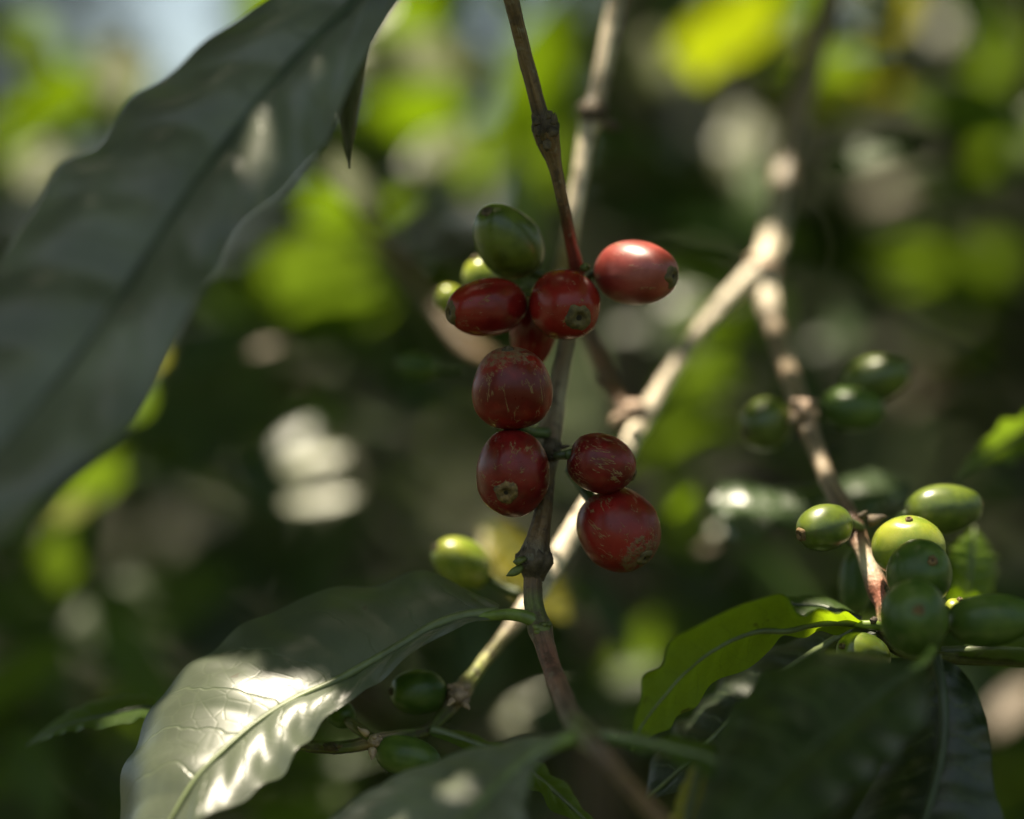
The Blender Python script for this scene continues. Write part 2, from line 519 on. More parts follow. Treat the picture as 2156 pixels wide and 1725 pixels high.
# ------------------------------------------------------------------ builders: cherries
CHERRY_N = [0]
def cherry(name, label, u, v, dz, axis, a, bu, bv, mat, scar='scar_tan', scar_r=.24, stalk=None, group=None,
           stalk_mat='pedicel_green', roll=0.0, egg=.06, pit=True):
    """a coffee cherry centred at pixel (u,v): half length a along axis (towards its scar), bu across, bv the third way (px)"""
    CHERRY_N[0] += 1
    sd = CHERRY_N[0]
    k = PK(dz)
    a, bu, bv = a * k, bu * k, bv * k
    z = Vector(axis).normalized()
    up = Vector((0, 0, 1)) if abs(z.z) < .9 else Vector((0, -1, 0))
    x = up.cross(z).normalized(); y = z.cross(x)
    if roll:
        R = Matrix.Rotation(roll, 3, z); x = R @ x; y = R @ y
    c = P(u, v, dz)
    mtx = Matrix(((x.x, y.x, z.x, c.x), (x.y, y.y, z.y, c.y), (x.z, y.z, z.z, c.z), (0, 0, 0, 1)))
    nu, nv = 56, 40
    V, F, U = [], [], []
    for i in range(nv + 1):
        th = math.pi * i / nv
        for j in range(nu):
            ph = 2 * math.pi * j / nu
            st, ct = math.sin(th), math.cos(th)
            rs = abs(st) ** .92
            d = Vector((st * math.cos(ph), st * math.sin(ph), ct))
            n = 1 + .045 * mnoise.noise(d * 1.1 + Vector((sd * 5.3, 0, 0))) + .012 * mnoise.noise(d * 3 + Vector((0, sd * 3.7, 0)))
            g = 1 - egg * ct
            # a faint seam along the two seeds
            sm = 1 - .018 * math.exp(-(math.sin(ph) / .22) ** 2) * st
            dim = .05 * math.exp(-((th) / .28) ** 2) + .05 * math.exp(-((math.pi - th) / .25) ** 2)
            V.append((bu * rs * math.cos(ph) * n * g * sm, bv * rs * math.sin(ph) * n * g * sm, a * (ct * n - math.copysign(dim, ct))))
            U.append((j / nu, i / nv))
    for i in range(nv):
        for j in range(nu):
            F.append((i*nu+j, (i+1)*nu+j, (i+1)*nu+(j+1) % nu, i*nu+(j+1) % nu))
    o = obj(name, mesh_from(name, V, F, U), mat)
    o.matrix_world = mtx
    tag(o, label, "coffee cherry", group)
    # scar ring left by the flower, with its pit
    rs = scar_r * min(bu, bv)
    zt = a * .95
    def surf(r, ph):
        q = min(.999, r / (.5 * (bu + bv)))
        return a * (math.sqrt(1 - q * q)) - a * .05 * math.exp(-(math.asin(q) / .28) ** 2) * 1.0
    prof = [(1.08, -.00012), (.98, .00016), (.84, .00034), (.64, .00050), (.50, .00042), (.38, .00018), (.22, .00010), (.04, .00008)]
    V, F, U = [], [], []
    m_ = 28
    for (q, h) in prof:
        for j in range(m_):
            ph = 2 * math.pi * j / m_
            w = 1 + .34 * mnoise.noise(Vector((math.cos(ph) * 1.7, math.sin(ph) * 1.7, sd * 3.3))) * (1 if q > .45 else .3)
            r = rs * q * w
            V.append((r * math.cos(ph), r * math.sin(ph), surf(r, ph) + h + .00006 + .00008 * mnoise.noise(Vector((ph * 3, q * 5, sd))))); U.append((q, ph))
    L = len(prof)
    for i in range(L - 1):
        for j in range(m_):
            F.append((i*m_+j, i*m_+(j+1) % m_, (i+1)*m_+(j+1) % m_, (i+1)*m_+j))
    F.append(tuple((L-1)*m_ + j for j in range(m_)))
    me = mesh_from('calyx_scar', V, F, U)
    me.materials.append(M[scar]); me.materials.append(M['pit'])
    if pit:
        for p in me.polygons:
            if p.index >= (L - 2) * m_: p.material_index = 1
    obj('calyx_scar', me, None, o)
    # stalk
    if stalk is not False:
        back = Vector((0, 0, -a * .93))
        inv = mtx.inverted()
        if stalk is None: end = Vector((.0006, .0004, -a - .0045))
        else: end = inv @ P(*stalk)
        midp = (back + end) * .5 + Vector((.0003, -.0003, -.0006))
        r0 = max(.0009, .16 * min(bu, bv))
        vv, ff, uu, cc = tube([back, midp, end], [r0 * 1.15, r0 * .85, r0], n=12, seg=10, rough=.1, seed=sd)
        obj('pedicel', mesh_from('pedicel', vv, ff, uu), M[stalk_mat], o)
    return o

# ------------------------------------------------------------------ builders: branches
def branch_tube(path, seed, rough=.11, per=6, seg=18):
    """path rows: (u, v, dz, radius px, colour)"""
    pts = [P(*r[:3]) for r in path]
    rad = [r[3] * PK(r[2]) for r in path]
    L = sum((pts[i+1] - pts[i]).length for i in range(len(pts) - 1))
    n = max(24, int(L / .0011))
    return tube(pts, rad, n=n, seg=seg, rough=rough, seed=seed, cols=[r[4] for r in path])

def bract(base, direc, length, width, seed):
    """a small pointed dry scale, thick at its foot"""
    d = Vector(direc).normalized()
    b = Vector(base)
    side = d.cross(Vector((0, 1, 0)))
    if side.length < .1: side = Vector((1, 0, 0))
    side.normalize()
    cur = d.cross(side) * .15
    return tube([b, b + d * length * .35 + cur * length * .3, b + d * length * .75 + side * width * .2, b + d * length],
                [width, width * .9, width * .45, width * .05], n=9, seg=8, rough=.25, seed=seed)

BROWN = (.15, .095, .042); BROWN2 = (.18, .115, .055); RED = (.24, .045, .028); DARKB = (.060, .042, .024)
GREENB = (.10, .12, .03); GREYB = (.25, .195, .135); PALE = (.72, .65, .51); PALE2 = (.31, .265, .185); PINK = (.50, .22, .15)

# ------------------------------------------------------------------ the fruiting twig in focus
pA = [(1050, -90, -8, 17, BROWN), (1076, 0, -6, 16, BROWN), (1105, 115, -2, 16, BROWN2), (1128, 205, 0, 16.5, BROWN),
      (1139, 245, 1, 19, DARKB), (1148, 272, 1, 27, BROWN), (1155, 300, 2, 25, BROWN), (1166, 340, 3, 16, BROWN2),
      (1181, 410, 5, 13, BROWN2), (1192, 460, 8, 12.5, (.13, .06, .03)), (1202, 510, 11, 13, RED), (1213, 560, 14, 16, RED),
      (1212, 610, 22, 17, RED), (1200, 690, 27, 17, GREYB), (1186, 760, 26, 17, GREYB), (1172, 840, 22, 20, PALE2), (1160, 905, 16, 26, (.25, .19, .13)),
      (1158, 950, 12, 22, (.16, .11, .07)), (1150, 1010, 8, 19, BROWN), (1143, 1080, 4, 20, BROWN), (1134, 1130, 2, 24, BROWN),
      (1127, 1165, 1, 34, (.10, .085, .06)), (1125, 1186, 1, 36, (.085, .08, .06)), (1124, 1212, 1, 22, BROWN), (1122, 1240, 0, 20, (.12, .08, .045)),
      (1123, 1268, -1, 21, GREENB), (1130, 1298, -2, 22, GREENB), (1137, 1325, -3, 27, (.09, .075, .03)), (1146, 1355, -5, 22, (.16, .09, .055)),
      (1160, 1400, -9, 21, (.19, .085, .06)), (1180, 1455, -17, 22, (.18, .10, .07)), (1204, 1510, -29, 24, (.13, .10, .07)),
      (1232, 1548, -41, 30, (.12, .14, .05)), (1268, 1590, -50, 20, (.13, .095, .07)), (1320, 1650, -58, 19, BROWN), (1400, 1735, -66, 19, BROWN), (1500, 1840, -74, 19, BROWN)]
v, f, u, c = branch_tube(pA, 1)
twig = obj('coffee_branch', mesh_from('coffee_branch', v, f, u, c), M['bark'])
tag(twig, "thin brown twig in focus that the red cherries hang from", "branch")

def node_part(parent, u_, v_, dz, r, seed, mat='node_bark', n=9, stretch=1.0, bracts=()):
    k = PK(dz); c0 = P(u_, v_, dz)
    rr = random.Random(seed)
    parts = [lump(c0, r * k, seed, (1, 1, stretch), 20, 12, .22, 2.2)]
    for i in range(n):
        th = rr.uniform(0, 6.283); zz = rr.uniform(-.8, .8) * stretch
        parts.append(lump(c0 + Vector((math.cos(th) * r * .80, -abs(math.sin(th)) * r * .8, zz * r)) * k, r * rr.uniform(.22, .42) * k,
                          seed * 13 + i, (1, 1, .8), 10, 7, .4, 2.0))
    for (du, dv, le, wi) in bracts:
        b0 = P(u_ + du * .55, v_ + dv * .55, dz - 3)
        e0 = P(u_ + du, v_ + dv, dz - 4)
        parts.append(bract(b0, e0 - b0, le * k, wi * k, seed + le))
    V_, F_, U_, _ = merge(*parts)
    return obj('node', mesh_from('node', V_, F_, U_), M[mat], parent)

def ragged_collar(parent, u_, v_, dz, r, seed, h=34):
    """swollen joint whose torn dark sleeve stands off the twig"""
    k = PK(dz); c0 = np.array(P(u_, v_, dz))
    V_, F_, U_ = [], [], []
    m_ = 64; prof = [(.50, 1.2), (.62, .95), (.80, .62), (.95, .30), (1.03, .06), (1.00, -.18), (.88, -.42), (.74, -.62), (.60, -.85), (.52, -1.15)]
    for q, (rad, zz) in enumerate(prof):
        for j in range(m_):
            ph = 2 * math.pi * j / m_
            n1 = mnoise.noise(Vector((math.cos(ph) * 2.2, math.sin(ph) * 2.2, zz * 1.7 + seed)))
            n2 = mnoise.noise(Vector((math.cos(ph) * 6, math.sin(ph) * 6, zz * 5 + seed)))
            R_ = rad * (1 + .16 * n1 + .10 * n2)
            zq = zz + (.30 * n1 + .20 * n2 if abs(zz) < .7 else 0)
            V_.append(c0 + np.array([math.cos(ph) * R_ * r, math.sin(ph) * R_ * r, zq * h]) * k); U_.append((j / m_, q / 9))
    for q in range(len(prof) - 1):
        for j in range(m_):
            F_.append((q*m_+j, (q+1)*m_+j, (q+1)*m_+(j+1) % m_, q*m_+(j+1) % m_))
    return obj('node', mesh_from('node', V_, F_, U_), M['node_bark'], parent)

# upper joint with torn scales
n1 = ragged_collar(twig, 1148, 270, 1, 29, 3.3, 30)
parts = [bract(P(1130, 262, -3), (-.35, -.1, 1), 26 * PX, 9 * PX, 1), bract(P(1163, 262, -4), (.25, 0, 1), 26 * PX, 7 * PX, 2),
         bract(P(1158, 250, -3), (-.35, 0, 1), 20 * PX, 7 * PX, 3), bract(P(1170, 258, -1), (.1, 0, 1), 18 * PX, 4 * PX, 4),
         lump(P(1166, 278, -4), 11 * PX, 4, (1, .7, 1.1), 14, 9, .3, 2), lump(P(1152, 306, -3), 11 * PX, 6, (.8, .6, 1.2), 14, 9, .25, 2),
         lump(P(1132, 275, -3), 9 * PX, 9, (.8, .7, 1.5), 14, 9, .4, 2)]
V_, F_, U_, _ = merge(*parts)
obj('bract', mesh_from('bract', V_, F_, U_), M['scar_dark'], twig)
# lower joint, with two small green buds on its side
n2 = ragged_collar(twig, 1125, 1183, 1, 39, 7.1, 36)
def bud(parent, path, r, seed):
    pts = [P(*q) for q in path]; k = PK(path[0][2])
    v, f, u, c = tube(pts, [r * k * x for x in (.8, 1.1, .95, .15)], n=14, seg=12, rough=.12, seed=seed)
    return obj('bud', mesh_from('bud', v, f, u), M['bud'], parent)
bud(twig, [(1100, 1192, -1), (1090, 1200, -2), (1078, 1207, -3), (1066, 1213, -3)], 8, 2)
bud(twig, [(1105, 1176, -2), (1094, 1181, -3), (1086, 1183, -3), (1080, 1183, -3)], 7, 5)
bud(twig, [(1228, 566, 8), (1232, 563, 7), (1236, 562, 7), (1238, 561, 6)], 9, 8)
# fruit joint where the middle cherries sit
node_part(twig, 1160, 945, 9, 21, 21, 'node_bark', 7, 1.1, bracts=((40, -6, 22, 5), (-30, 10, 18, 6)))
node_part(twig, 1140, 1326, -4, 21, 27, 'bud', 6, .9)
node_part(twig, 1236, 1549, -42, 24, 29, 'bud', 6, .9)
node_part(twig, 1195, 590, 22, 24, 31, 'bud', 5, 1.0)

# ------------------------------------------------------------------ red cherries
RDK, RLT = (.10, .006, .006), (.21, .013, .012)
R_cross = cherry_mat('cherry_skin_crossed', RDK, RLT, streak=1.1, crust=0, rough=.31)
R_streak = cherry_mat('cherry_skin_scratched', RDK, RLT, streak=.55, crust=0, rough=.30)
R_crust = cherry_mat('cherry_skin_crusted', (.11, .006, .0045), (.24, .016, .010), streak=.6, crust=1.0, rough=.31)
R_rip = cherry_mat('cherry_skin_ripe', (.15, .008, .007), (.26, .015, .012), streak=.1, crust=0, rough=.24, speck=.2, blush=(.28, .024, .013))
R_sun = cherry_mat('cherry_skin_sunlit', (.22, .022, .016), (.36, .060, .045), streak=.1, crust=0, rough=.50, speck=.25, coat=1.0)  # pink halo of the sun put into a paler base colour
R_low = cherry_mat('cherry_skin_blotched', (.16, .010, .008), (.27, .018, .014), streak=.4, crust=.6, rough=.31)
RG = 'red coffee cherries on the twig in focus'
cherry('red_coffee_cherry', "dark red cherry with a tan scabby crown, uppermost of the sharp lower four", 1078, 818, 0,
       (-.10, -.28, .95), 88, 87, 86, R_crust, 'scar_dark', .16, stalk=(1150, 912, 12), group=RG, pit=False)
cherry('red_coffee_cherry', "dark red scratched cherry whose round tan scar faces the viewer", 1079, 1000, 0,
       (-.16, -.87, -.42), 84, 78, 94, R_streak, 'scar_tan', .30, stalk=(1152, 940, 12), group=RG)
cherry('red_coffee_cherry', "small red cherry crossed by pale sideways scratches", 1267, 977, 0,
       (.93, .10, -.30), 73, 66, 63, R_cross, 'scar_olive', .2, stalk=(1170, 960, 10), group=RG)
cherry('red_coffee_cherry', "plump brighter red cherry with a green scabby tip, lowest of all", 1304, 1117, 4,
       (.55, -.58, -.60), 95, 86, 86, R_low, 'scar_olive', .20, stalk=(1200, 985, 14), group=RG)
cherry('red_coffee_cherry', "glowing red cherry with a white sunlit top", 1340, 575, 10,
       (.80, -.58, -.10), 95, 69, 68, R_sun, 'scar_olive', .33, stalk=(1225, 590, 22), group=RG)
cherry('red_coffee_cherry', "round red cherry directly under the end of the upper twig", 1190, 643, 6,
       (.34, -.86, -.36), 82, 76, 75, R_rip, 'scar_olive', .38, stalk=(1195, 600, 22), group=RG)
cherry('red_coffee_cherry', "oval red cherry lying sideways just below the green egg-shaped one", 1024, 648, 8,
       (-.86, -.48, -.14), 90, 62, 62, R_rip, 'scar_olive', .36, stalk=(1150, 640, 22), group=RG)
cherry('red_coffee_cherry', "deeply shaded red cherry squeezed behind its brighter neighbours", 1122, 700, 20,
       (-.1, .3, -.95), 78, 50, 50, R_rip, 'scar_dark', .2, stalk=(1185, 610, 26), group=RG)
lit(P(1330, 508, 12), 6.8)

# ------------------------------------------------------------------ green cherries
G_mid = cherry_mat('cherry_skin_green', (.055, .085, .010), (.12, .16, .018), rough=.30, speck=.5, tan=(.2, .24, .07), sss=.05, coat=.5, blem=.6)
G_dark = cherry_mat('cherry_skin_dark_green', (.042, .085, .014), (.085, .135, .024), rough=.33, speck=.4, tan=(.12, .16, .06), sss=.04, blem=.7)
G_lime = cherry_mat('cherry_skin_lime', (.15, .21, .020), (.30, .33, .035), rough=.28, speck=.6, tan=(.42, .38, .16), sss=.06, crust=.25, coat=.5, blem=.35)
GG = 'green coffee cherries'
def green(label, *a, **k):
    k.setdefault('group', GG)
    return cherry('green_coffee_cherry', label, *a, **k)
green("green egg-shaped cherry perched above the red ones", 1068, 507, 14, (-.45, -.55, .62), 92, 69, 68, G_mid, 'scar_dark', .2, stalk=(1195, 590, 24), egg=.10)
green("yellowish green cherry peeking out between the egg-shaped one and the red one below it", 1014, 584, 34, (-.3, -.3, .9), 44, 42, 42, G_lime, 'scar_olive', .2, stalk=(1120, 600, 30))
green("pale cherry showing only a lit rim behind the sideways red one", 950, 632, 46, (-.7, -.3, .5), 36, 30, 30, G_lime, 'scar_olive', .2, stalk=(1100, 610, 36))
green("blurred dark green cherry near the crusted red one, hanging alone", 880, 772, 62, (-.95, -.1, .1), 46, 28, 28, G_dark, 'scar_dark', .2)
green("sunlit lime cherry above the grey leaf with a white glint", 972, 1184, 36, (-.75, -.3, .45), 68, 50, 50, G_lime, 'scar_olive', .2, stalk=(1095, 1250, 34))
green("dark green cherry on the tip of the lit diagonal branch", 880, 1457, 10, (-.88, -.35, .05), 61, 48, 48, G_dark, 'scar_dark', .16, stalk=(952, 1452, 14))
green("dark green cherry half behind the broad front leaf near the pale joint", 860, 1594, 0, (.93, -.25, -.22), 74, 43, 43, G_dark, 'scar_dark', .14, stalk=(790, 1572, 3))
green("small dark cherry tucked under the edge of the shiny lit leaf", 716, 1502, 8, (-.7, .2, .5), 36, 29, 29, G_dark, 'scar_dark', .2, stalk=(742, 1528, 6))
green("lit green cherry with a brown crumbly tip, alone on its side of the pink stem", 1735, 1112, 2, (-.86, -.42, -.20), 62, 50, 50, G_mid, 'scar_tan', .30, stalk=(1812, 1112, 14))
green("long glossy green cherry at the back top of the dense cluster", 1987, 1073, 16, (.97, .10, .12), 84, 53, 53, G_mid, 'scar_tan', .12, stalk=(1870, 1100, 18))
green("bright lime cherry with a sun glint, behind the dark one with an eye", 1912, 1150, 2, (-.05, -.45, .88), 66, 79, 62, G_lime, 'scar_tan', .14, stalk=(1840, 1190, 12))
green("dark green cherry whose small pinkish eye sits high, upper of the two dark round ones", 1937, 1206, -8, (.22, -.88, .40), 74, 69, 72, G_dark, 'scar_tan', .16, stalk=(1850, 1240, 8))
green("largest round dark green cherry, lower of the pair with a brown eye", 1925, 1300, -24, (-.02, -.95, .28), 78, 72, 80, G_dark, 'scar_tan', .16, stalk=(1860, 1320, 2))
green("big dark oval cherry cut off by the frame edge beside the round ones", 2086, 1306, -18, (.95, -.25, .12), 94, 56, 56, G_dark, 'scar_dark', .14, stalk=(1960, 1370, -4))
green("green cherry with a lit cap rising behind the big dark blurred leaf", 1817, 1378, -4, (-.7, -.55, .3), 68, 46, 46, G_mid, 'scar_olive', .16, stalk=(1858, 1350, 2))
green("dark narrow cherry hanging in shade behind the pink stem", 1802, 1228, 24, (-.1, -.1, -.95), 74, 36, 36, G_dark, 'scar_dark', .2, stalk=(1790, 1140, 18))
green("small pale lit cherry wedged between the two largest dark ones", 2008, 1292, -2, (.3, -.3, .8), 34, 32, 32, G_lime, 'scar_olive', .2, stalk=(1900, 1330, 2))
green("blurred green cherry, higher one on the far side of the back twig's joint", 1845, 797, 58, (.93, -.2, .25), 76, 48, 48, G_mid, 'scar_dark', .16, stalk=(1712, 858, 52))
green("blurred lighter green cherry touching the back twig's joint", 1795, 862, 50, (.95, -.25, -.05), 70, 46, 46, G_dark, 'scar_dark', .16, stalk=(1705, 868, 50))
green("blurred dark round cherry alone on its side of the back twig's joint", 1611, 894, 50, (-.8, -.45, -.3), 58, 54, 56, G_mid, 'scar_dark', .2, stalk=(1680, 868, 50))
lit(P(1722, 1062, 2), 5.5); lit(P(1975, 1020, 16), 6.5); lit(P(1905, 1085, 2), 7); lit(P(1795, 1330, -4), 4.5)
lit(P(2005, 1262, -2), 3); lit(P(962, 1140, 36), 4.2); lit(P(1010, 540, 34), 4); lit(P(935, 605, 46), 4); lit(P(1770, 820, 50), 1.6); lit(P(1830, 752, 58), 1.6); lit(P(1600, 845, 50), 1.2)


# ------------------------------------------------------------------ other branches
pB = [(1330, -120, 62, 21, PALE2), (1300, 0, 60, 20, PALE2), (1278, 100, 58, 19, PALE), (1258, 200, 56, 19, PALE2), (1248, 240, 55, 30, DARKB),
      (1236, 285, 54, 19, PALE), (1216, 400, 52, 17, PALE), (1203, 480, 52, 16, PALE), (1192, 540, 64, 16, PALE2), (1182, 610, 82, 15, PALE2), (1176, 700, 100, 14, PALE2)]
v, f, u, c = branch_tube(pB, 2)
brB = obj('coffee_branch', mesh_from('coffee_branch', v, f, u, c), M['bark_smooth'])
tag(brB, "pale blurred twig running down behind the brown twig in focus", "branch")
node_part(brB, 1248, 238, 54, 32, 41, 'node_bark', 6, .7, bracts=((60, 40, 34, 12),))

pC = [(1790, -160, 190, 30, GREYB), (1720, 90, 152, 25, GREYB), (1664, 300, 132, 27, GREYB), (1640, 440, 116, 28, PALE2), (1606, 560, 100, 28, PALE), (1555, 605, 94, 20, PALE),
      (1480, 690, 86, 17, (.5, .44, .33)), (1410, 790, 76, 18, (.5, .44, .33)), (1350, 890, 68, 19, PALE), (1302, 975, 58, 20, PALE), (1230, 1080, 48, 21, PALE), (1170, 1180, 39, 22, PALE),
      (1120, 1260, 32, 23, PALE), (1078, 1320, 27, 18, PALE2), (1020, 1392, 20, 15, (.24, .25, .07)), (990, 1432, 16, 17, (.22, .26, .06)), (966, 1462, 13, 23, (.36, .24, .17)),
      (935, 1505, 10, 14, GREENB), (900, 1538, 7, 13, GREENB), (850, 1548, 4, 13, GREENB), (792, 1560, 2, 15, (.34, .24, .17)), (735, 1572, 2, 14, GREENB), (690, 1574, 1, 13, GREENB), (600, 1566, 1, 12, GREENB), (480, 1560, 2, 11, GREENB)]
v, f, u, c = branch_tube(pC, 3, rough=.2)
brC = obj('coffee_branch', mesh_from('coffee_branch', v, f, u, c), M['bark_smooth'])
tag(brC, "pale forked branch crossing diagonally with bright sunlit stretches", "branch")
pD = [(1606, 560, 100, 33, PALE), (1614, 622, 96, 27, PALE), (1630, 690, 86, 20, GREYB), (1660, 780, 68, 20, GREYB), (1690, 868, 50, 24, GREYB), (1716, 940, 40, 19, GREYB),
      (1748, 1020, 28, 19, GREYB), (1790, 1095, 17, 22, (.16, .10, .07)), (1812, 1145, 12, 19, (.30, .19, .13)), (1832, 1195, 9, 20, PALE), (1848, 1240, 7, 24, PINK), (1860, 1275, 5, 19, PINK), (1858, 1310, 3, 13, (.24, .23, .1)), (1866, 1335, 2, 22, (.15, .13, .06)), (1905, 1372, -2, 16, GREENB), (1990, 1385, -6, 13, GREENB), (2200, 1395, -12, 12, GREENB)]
v, f, u, c = branch_tube(pD, 4)
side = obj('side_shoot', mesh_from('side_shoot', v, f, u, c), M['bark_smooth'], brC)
node_part(brC, 1692, 868, 46, 27, 51, 'node_pale', 8, 1.0, bracts=((30, -25, 22, 9), (-32, 20, 22, 9)))
node_part(brC, 1606, 566, 98, 31, 52, 'node_pale', 4, .9)
node_part(brC, 1790, 1105, 14, 21, 53, 'node_bark', 7, .8, bracts=((72, -14, 40, 13), (-26, 30, 22, 8), (40, -30, 20, 9)))
node_part(brC, 966, 1462, 10, 23, 54, 'node_pale', 8, 1.0, bracts=((22, 34, 20, 8), (-24, 22, 20, 7)))
node_part(brC, 790, 1560, 0, 15, 55, 'node_pale', 6, 1.0, bracts=((-32, -26, 30, 8), (-8, 34, 26, 9)))
node_part(brC, 696, 1573, -1, 14, 56, 'scar_dark', 8, .7, bracts=((30, -2, 14, 5),))
node_part(brC, 1862, 1326, 0, 16, 57, 'node_bark', 6, .8, bracts=((-40, -34, 10, 9),))
node_part(brC, 1340, 865, 62, 22, 58, 'node_pale', 5, 1.0, bracts=((-40, 15, 30, 10),))
# short fruit spur beside the pale joint
v, f, u, c = branch_tube([(792, 1560, 1, 12, GREENB), (768, 1545, 2, 11, GREENB), (745, 1528, 4, 12, (.15, .14, .06)), (730, 1516, 6, 9, GREENB)], 9)
obj('spur', mesh_from('spur', v, f, u, c), M['bark_smooth'], brC)
for (u_, v_, d_, r_) in ((1648, 395, 122, 2.0), (1636, 700, 84, 1.6), (1664, 795, 66, 1.6), (1738, 1000, 32, 1.6), (1606, 545, 98, 8), (1556, 600, 94, 4), (1612, 615, 96, 4.5), (1520, 640, 90, 4.5), (1480, 685, 86, 3.5), (1395, 800, 74, 4), (1348, 885, 66, 4.5), (1315, 950, 60, 3),
                         (1210, 1105, 45, 7), (1170, 1172, 39, 7), (1190, 1140, 42, 6), (1148, 1212, 36, 5), (1125, 1250, 32, 5), (1075, 1320, 27, 3.5), (1008, 1405, 19, 3),
                         (1272, 130, 58, 2.5), (1228, 335, 53, 3), (1208, 450, 51, 2.5),
                         (1820, 1160, 10, 3.5), (1838, 1205, 8, 4.5), (1855, 1250, 6, 4), (1692, 880, 46, 1.8)):
    lit(P(u_, v_, d_), r_)

# thin far twigs
v, f, u, c = branch_tube([(700, 340, 190, 13, BROWN), (770, 470, 180, 13, BROWN), (850, 560, 170, 14, BROWN), (920, 650, 160, 14, BROWN), (985, 730, 150, 14, BROWN), (1060, 760, 140, 12, BROWN)], 12)
o = obj('coffee_branch', mesh_from('coffee_branch', v, f, u, c), M['bark_smooth'])
tag(o, "faint brown twig slanting down behind the sideways red cherry", "branch")
lit(P(950, 705, 154), 4); lit(P(1015, 735, 146), 4)
v, f, u, c = branch_tube([(1200, 640, 90, 14, BROWN), (1240, 720, 84, 16, (.14, .065, .025)), (1275, 800, 78, 18, (.15, .075, .03)), (1318, 868, 70, 16, (.18, .10, .05)), (1345, 900, 66, 12, GREYB)], 13)
o = obj('coffee_branch', mesh_from('coffee_branch', v, f, u, c), M['bark_smooth'])
tag(o, "dim rusty twig meeting the pale diagonal branch from behind the red cherries", "branch")
node_part(o, 1268, 800, 74, 19, 61, 'node_bark', 5, 1.0)
node_part(o, 1328, 860, 62, 17, 62, 'node_pale', 3, 1.0); lit(P(1328, 855, 58), 2.6)
node_part(o, 1300, 884, 60, 14, 63, 'node_pale', 3, 1.0); lit(P(1300, 880, 56), 2.2)

# ------------------------------------------------------------------ foreground leaves
leaf('coffee_leaf', "huge blurred grey-green leaf hanging over the left side of the view",
     [(800, -130, -16, 842, -112, -24, 875, -60, -26), (650, -60, -23.4, 742, 8, -31.4, 782, 90, -33.4), (475, 60, -30.8, 600, 150, -38.8, 690, 285, -40.8),
      (305, 195, -37.2, 470, 310, -45.2, 612, 385, -47.2), (195, 305, -43.6, 380, 430, -51.6, 500, 492, -53.6), (92, 405, -50, 285, 575, -58, 432, 610, -60),
      (12, 530, -56.4, 190, 715, -64.4, 350, 750, -67.4), (-80, 680, -62.8, 75, 860, -70.8, 268, 905, -73.8), (-170, 830, -69.2, -45, 1000, -77.2, 135, 1020, -80.2),
      (-230, 1000, -76.6, -165, 1130, -82.6, -30, 1150, -85.6), (-300, 1260, -90, -300, 1262, -90, -298, 1265, -90)],
     M['leaf_painted_sheen'], group='leaves round the cherries', rib='midrib_dark', ribr=(.0010, .0003), ns=110, nt=16, cup=.10, quilt=.0013, ripple=.0020, nripple=6, undul=.0014, seed=3)
for q in ((548, 325, -48, 1.7), (405, 505, -58, 2.0), (398, 575, -62, 1.4)): lit(P(*q[:3]), q[3])
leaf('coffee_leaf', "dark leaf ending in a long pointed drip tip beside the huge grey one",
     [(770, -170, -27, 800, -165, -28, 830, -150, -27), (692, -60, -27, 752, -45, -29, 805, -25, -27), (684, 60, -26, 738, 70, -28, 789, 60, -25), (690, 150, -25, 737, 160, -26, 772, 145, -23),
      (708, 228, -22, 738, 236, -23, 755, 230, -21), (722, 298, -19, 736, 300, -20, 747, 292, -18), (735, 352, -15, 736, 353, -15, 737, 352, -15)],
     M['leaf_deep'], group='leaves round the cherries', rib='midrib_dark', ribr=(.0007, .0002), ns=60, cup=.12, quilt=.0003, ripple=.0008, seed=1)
glossy = leaf('coffee_leaf', "broad glossy leaf on a green stalk below the red cherries, half in blazing sun",
     [(1052, 1276, 3, 1050, 1294, 0, 1045, 1304, -1), (985, 1236, 8, 985, 1299, 0, 985, 1314, -3), (900, 1214, 12, 915, 1320, -2, 920, 1342, -5), (800, 1222, 13, 850, 1358, -4, 862, 1384, -8),
      (690, 1244, 12, 775, 1400, -6, 800, 1430, -10), (560, 1288, 10, 700, 1440, -8, 745, 1470, -13), (450, 1362, 8, 622, 1475, -11, 680, 1520, -16), (360, 1440, 4, 548, 1520, -14, 625, 1585, -21),
      (300, 1530, 0, 480, 1575, -18, 560, 1655, -26), (262, 1620, -5, 415, 1640, -22, 490, 1695, -30), (243, 1730, -10, 360, 1728, -26, 410, 1750, -33), (270, 1870, -30, 275, 1875, -32, 280, 1880, -34)],
     M['leaf_sheen'], group='leaves round the cherries', petiole=[(1134, 1312, -3, 17), (1110, 1300, -3, 15), (1075, 1294, -2, 13), (1040, 1296, -1, 11), (1000, 1299, 0, 9)],
     ribr=(.0011, .0003), ns=110, nt=16, cup=.07, quilt=.0006, ripple=.0011, nripple=8, seed=8)
for (u_, v_, d_, r_) in ((622, 1500, -18, 8), (560, 1560, -18, 10), (480, 1600, -18, 11), (400, 1660, -22, 11), (545, 1635, -25, 6), (335, 1530, -6, 3), (430, 1475, -2, 6), (375, 1560, -8, 7), (490, 1500, -6, 5), (350, 1700, -24, 6), (470, 1520, -12, 6),
                         (640, 1475, -12, 4)):
    lit(P(u_, v_, d_), r_)
parts = [lump(P(712, 1246, 12), 13 * PX, 71, (1.6, .8, .55), 16, 10, .5, 2.2), lump(P(690, 1250, 11), 8 * PX, 72, (1.4, .8, .6), 12, 8, .5, 2.2), lump(P(735, 1243, 12), 7 * PX, 73, (1.4, .8, .6), 12, 8, .5, 2.2)]
V_, F_, U_, _ = merge(*parts)
obj('dirt_crumb', mesh_from('dirt_crumb', V_, F_, U_), M['pit'], glossy)
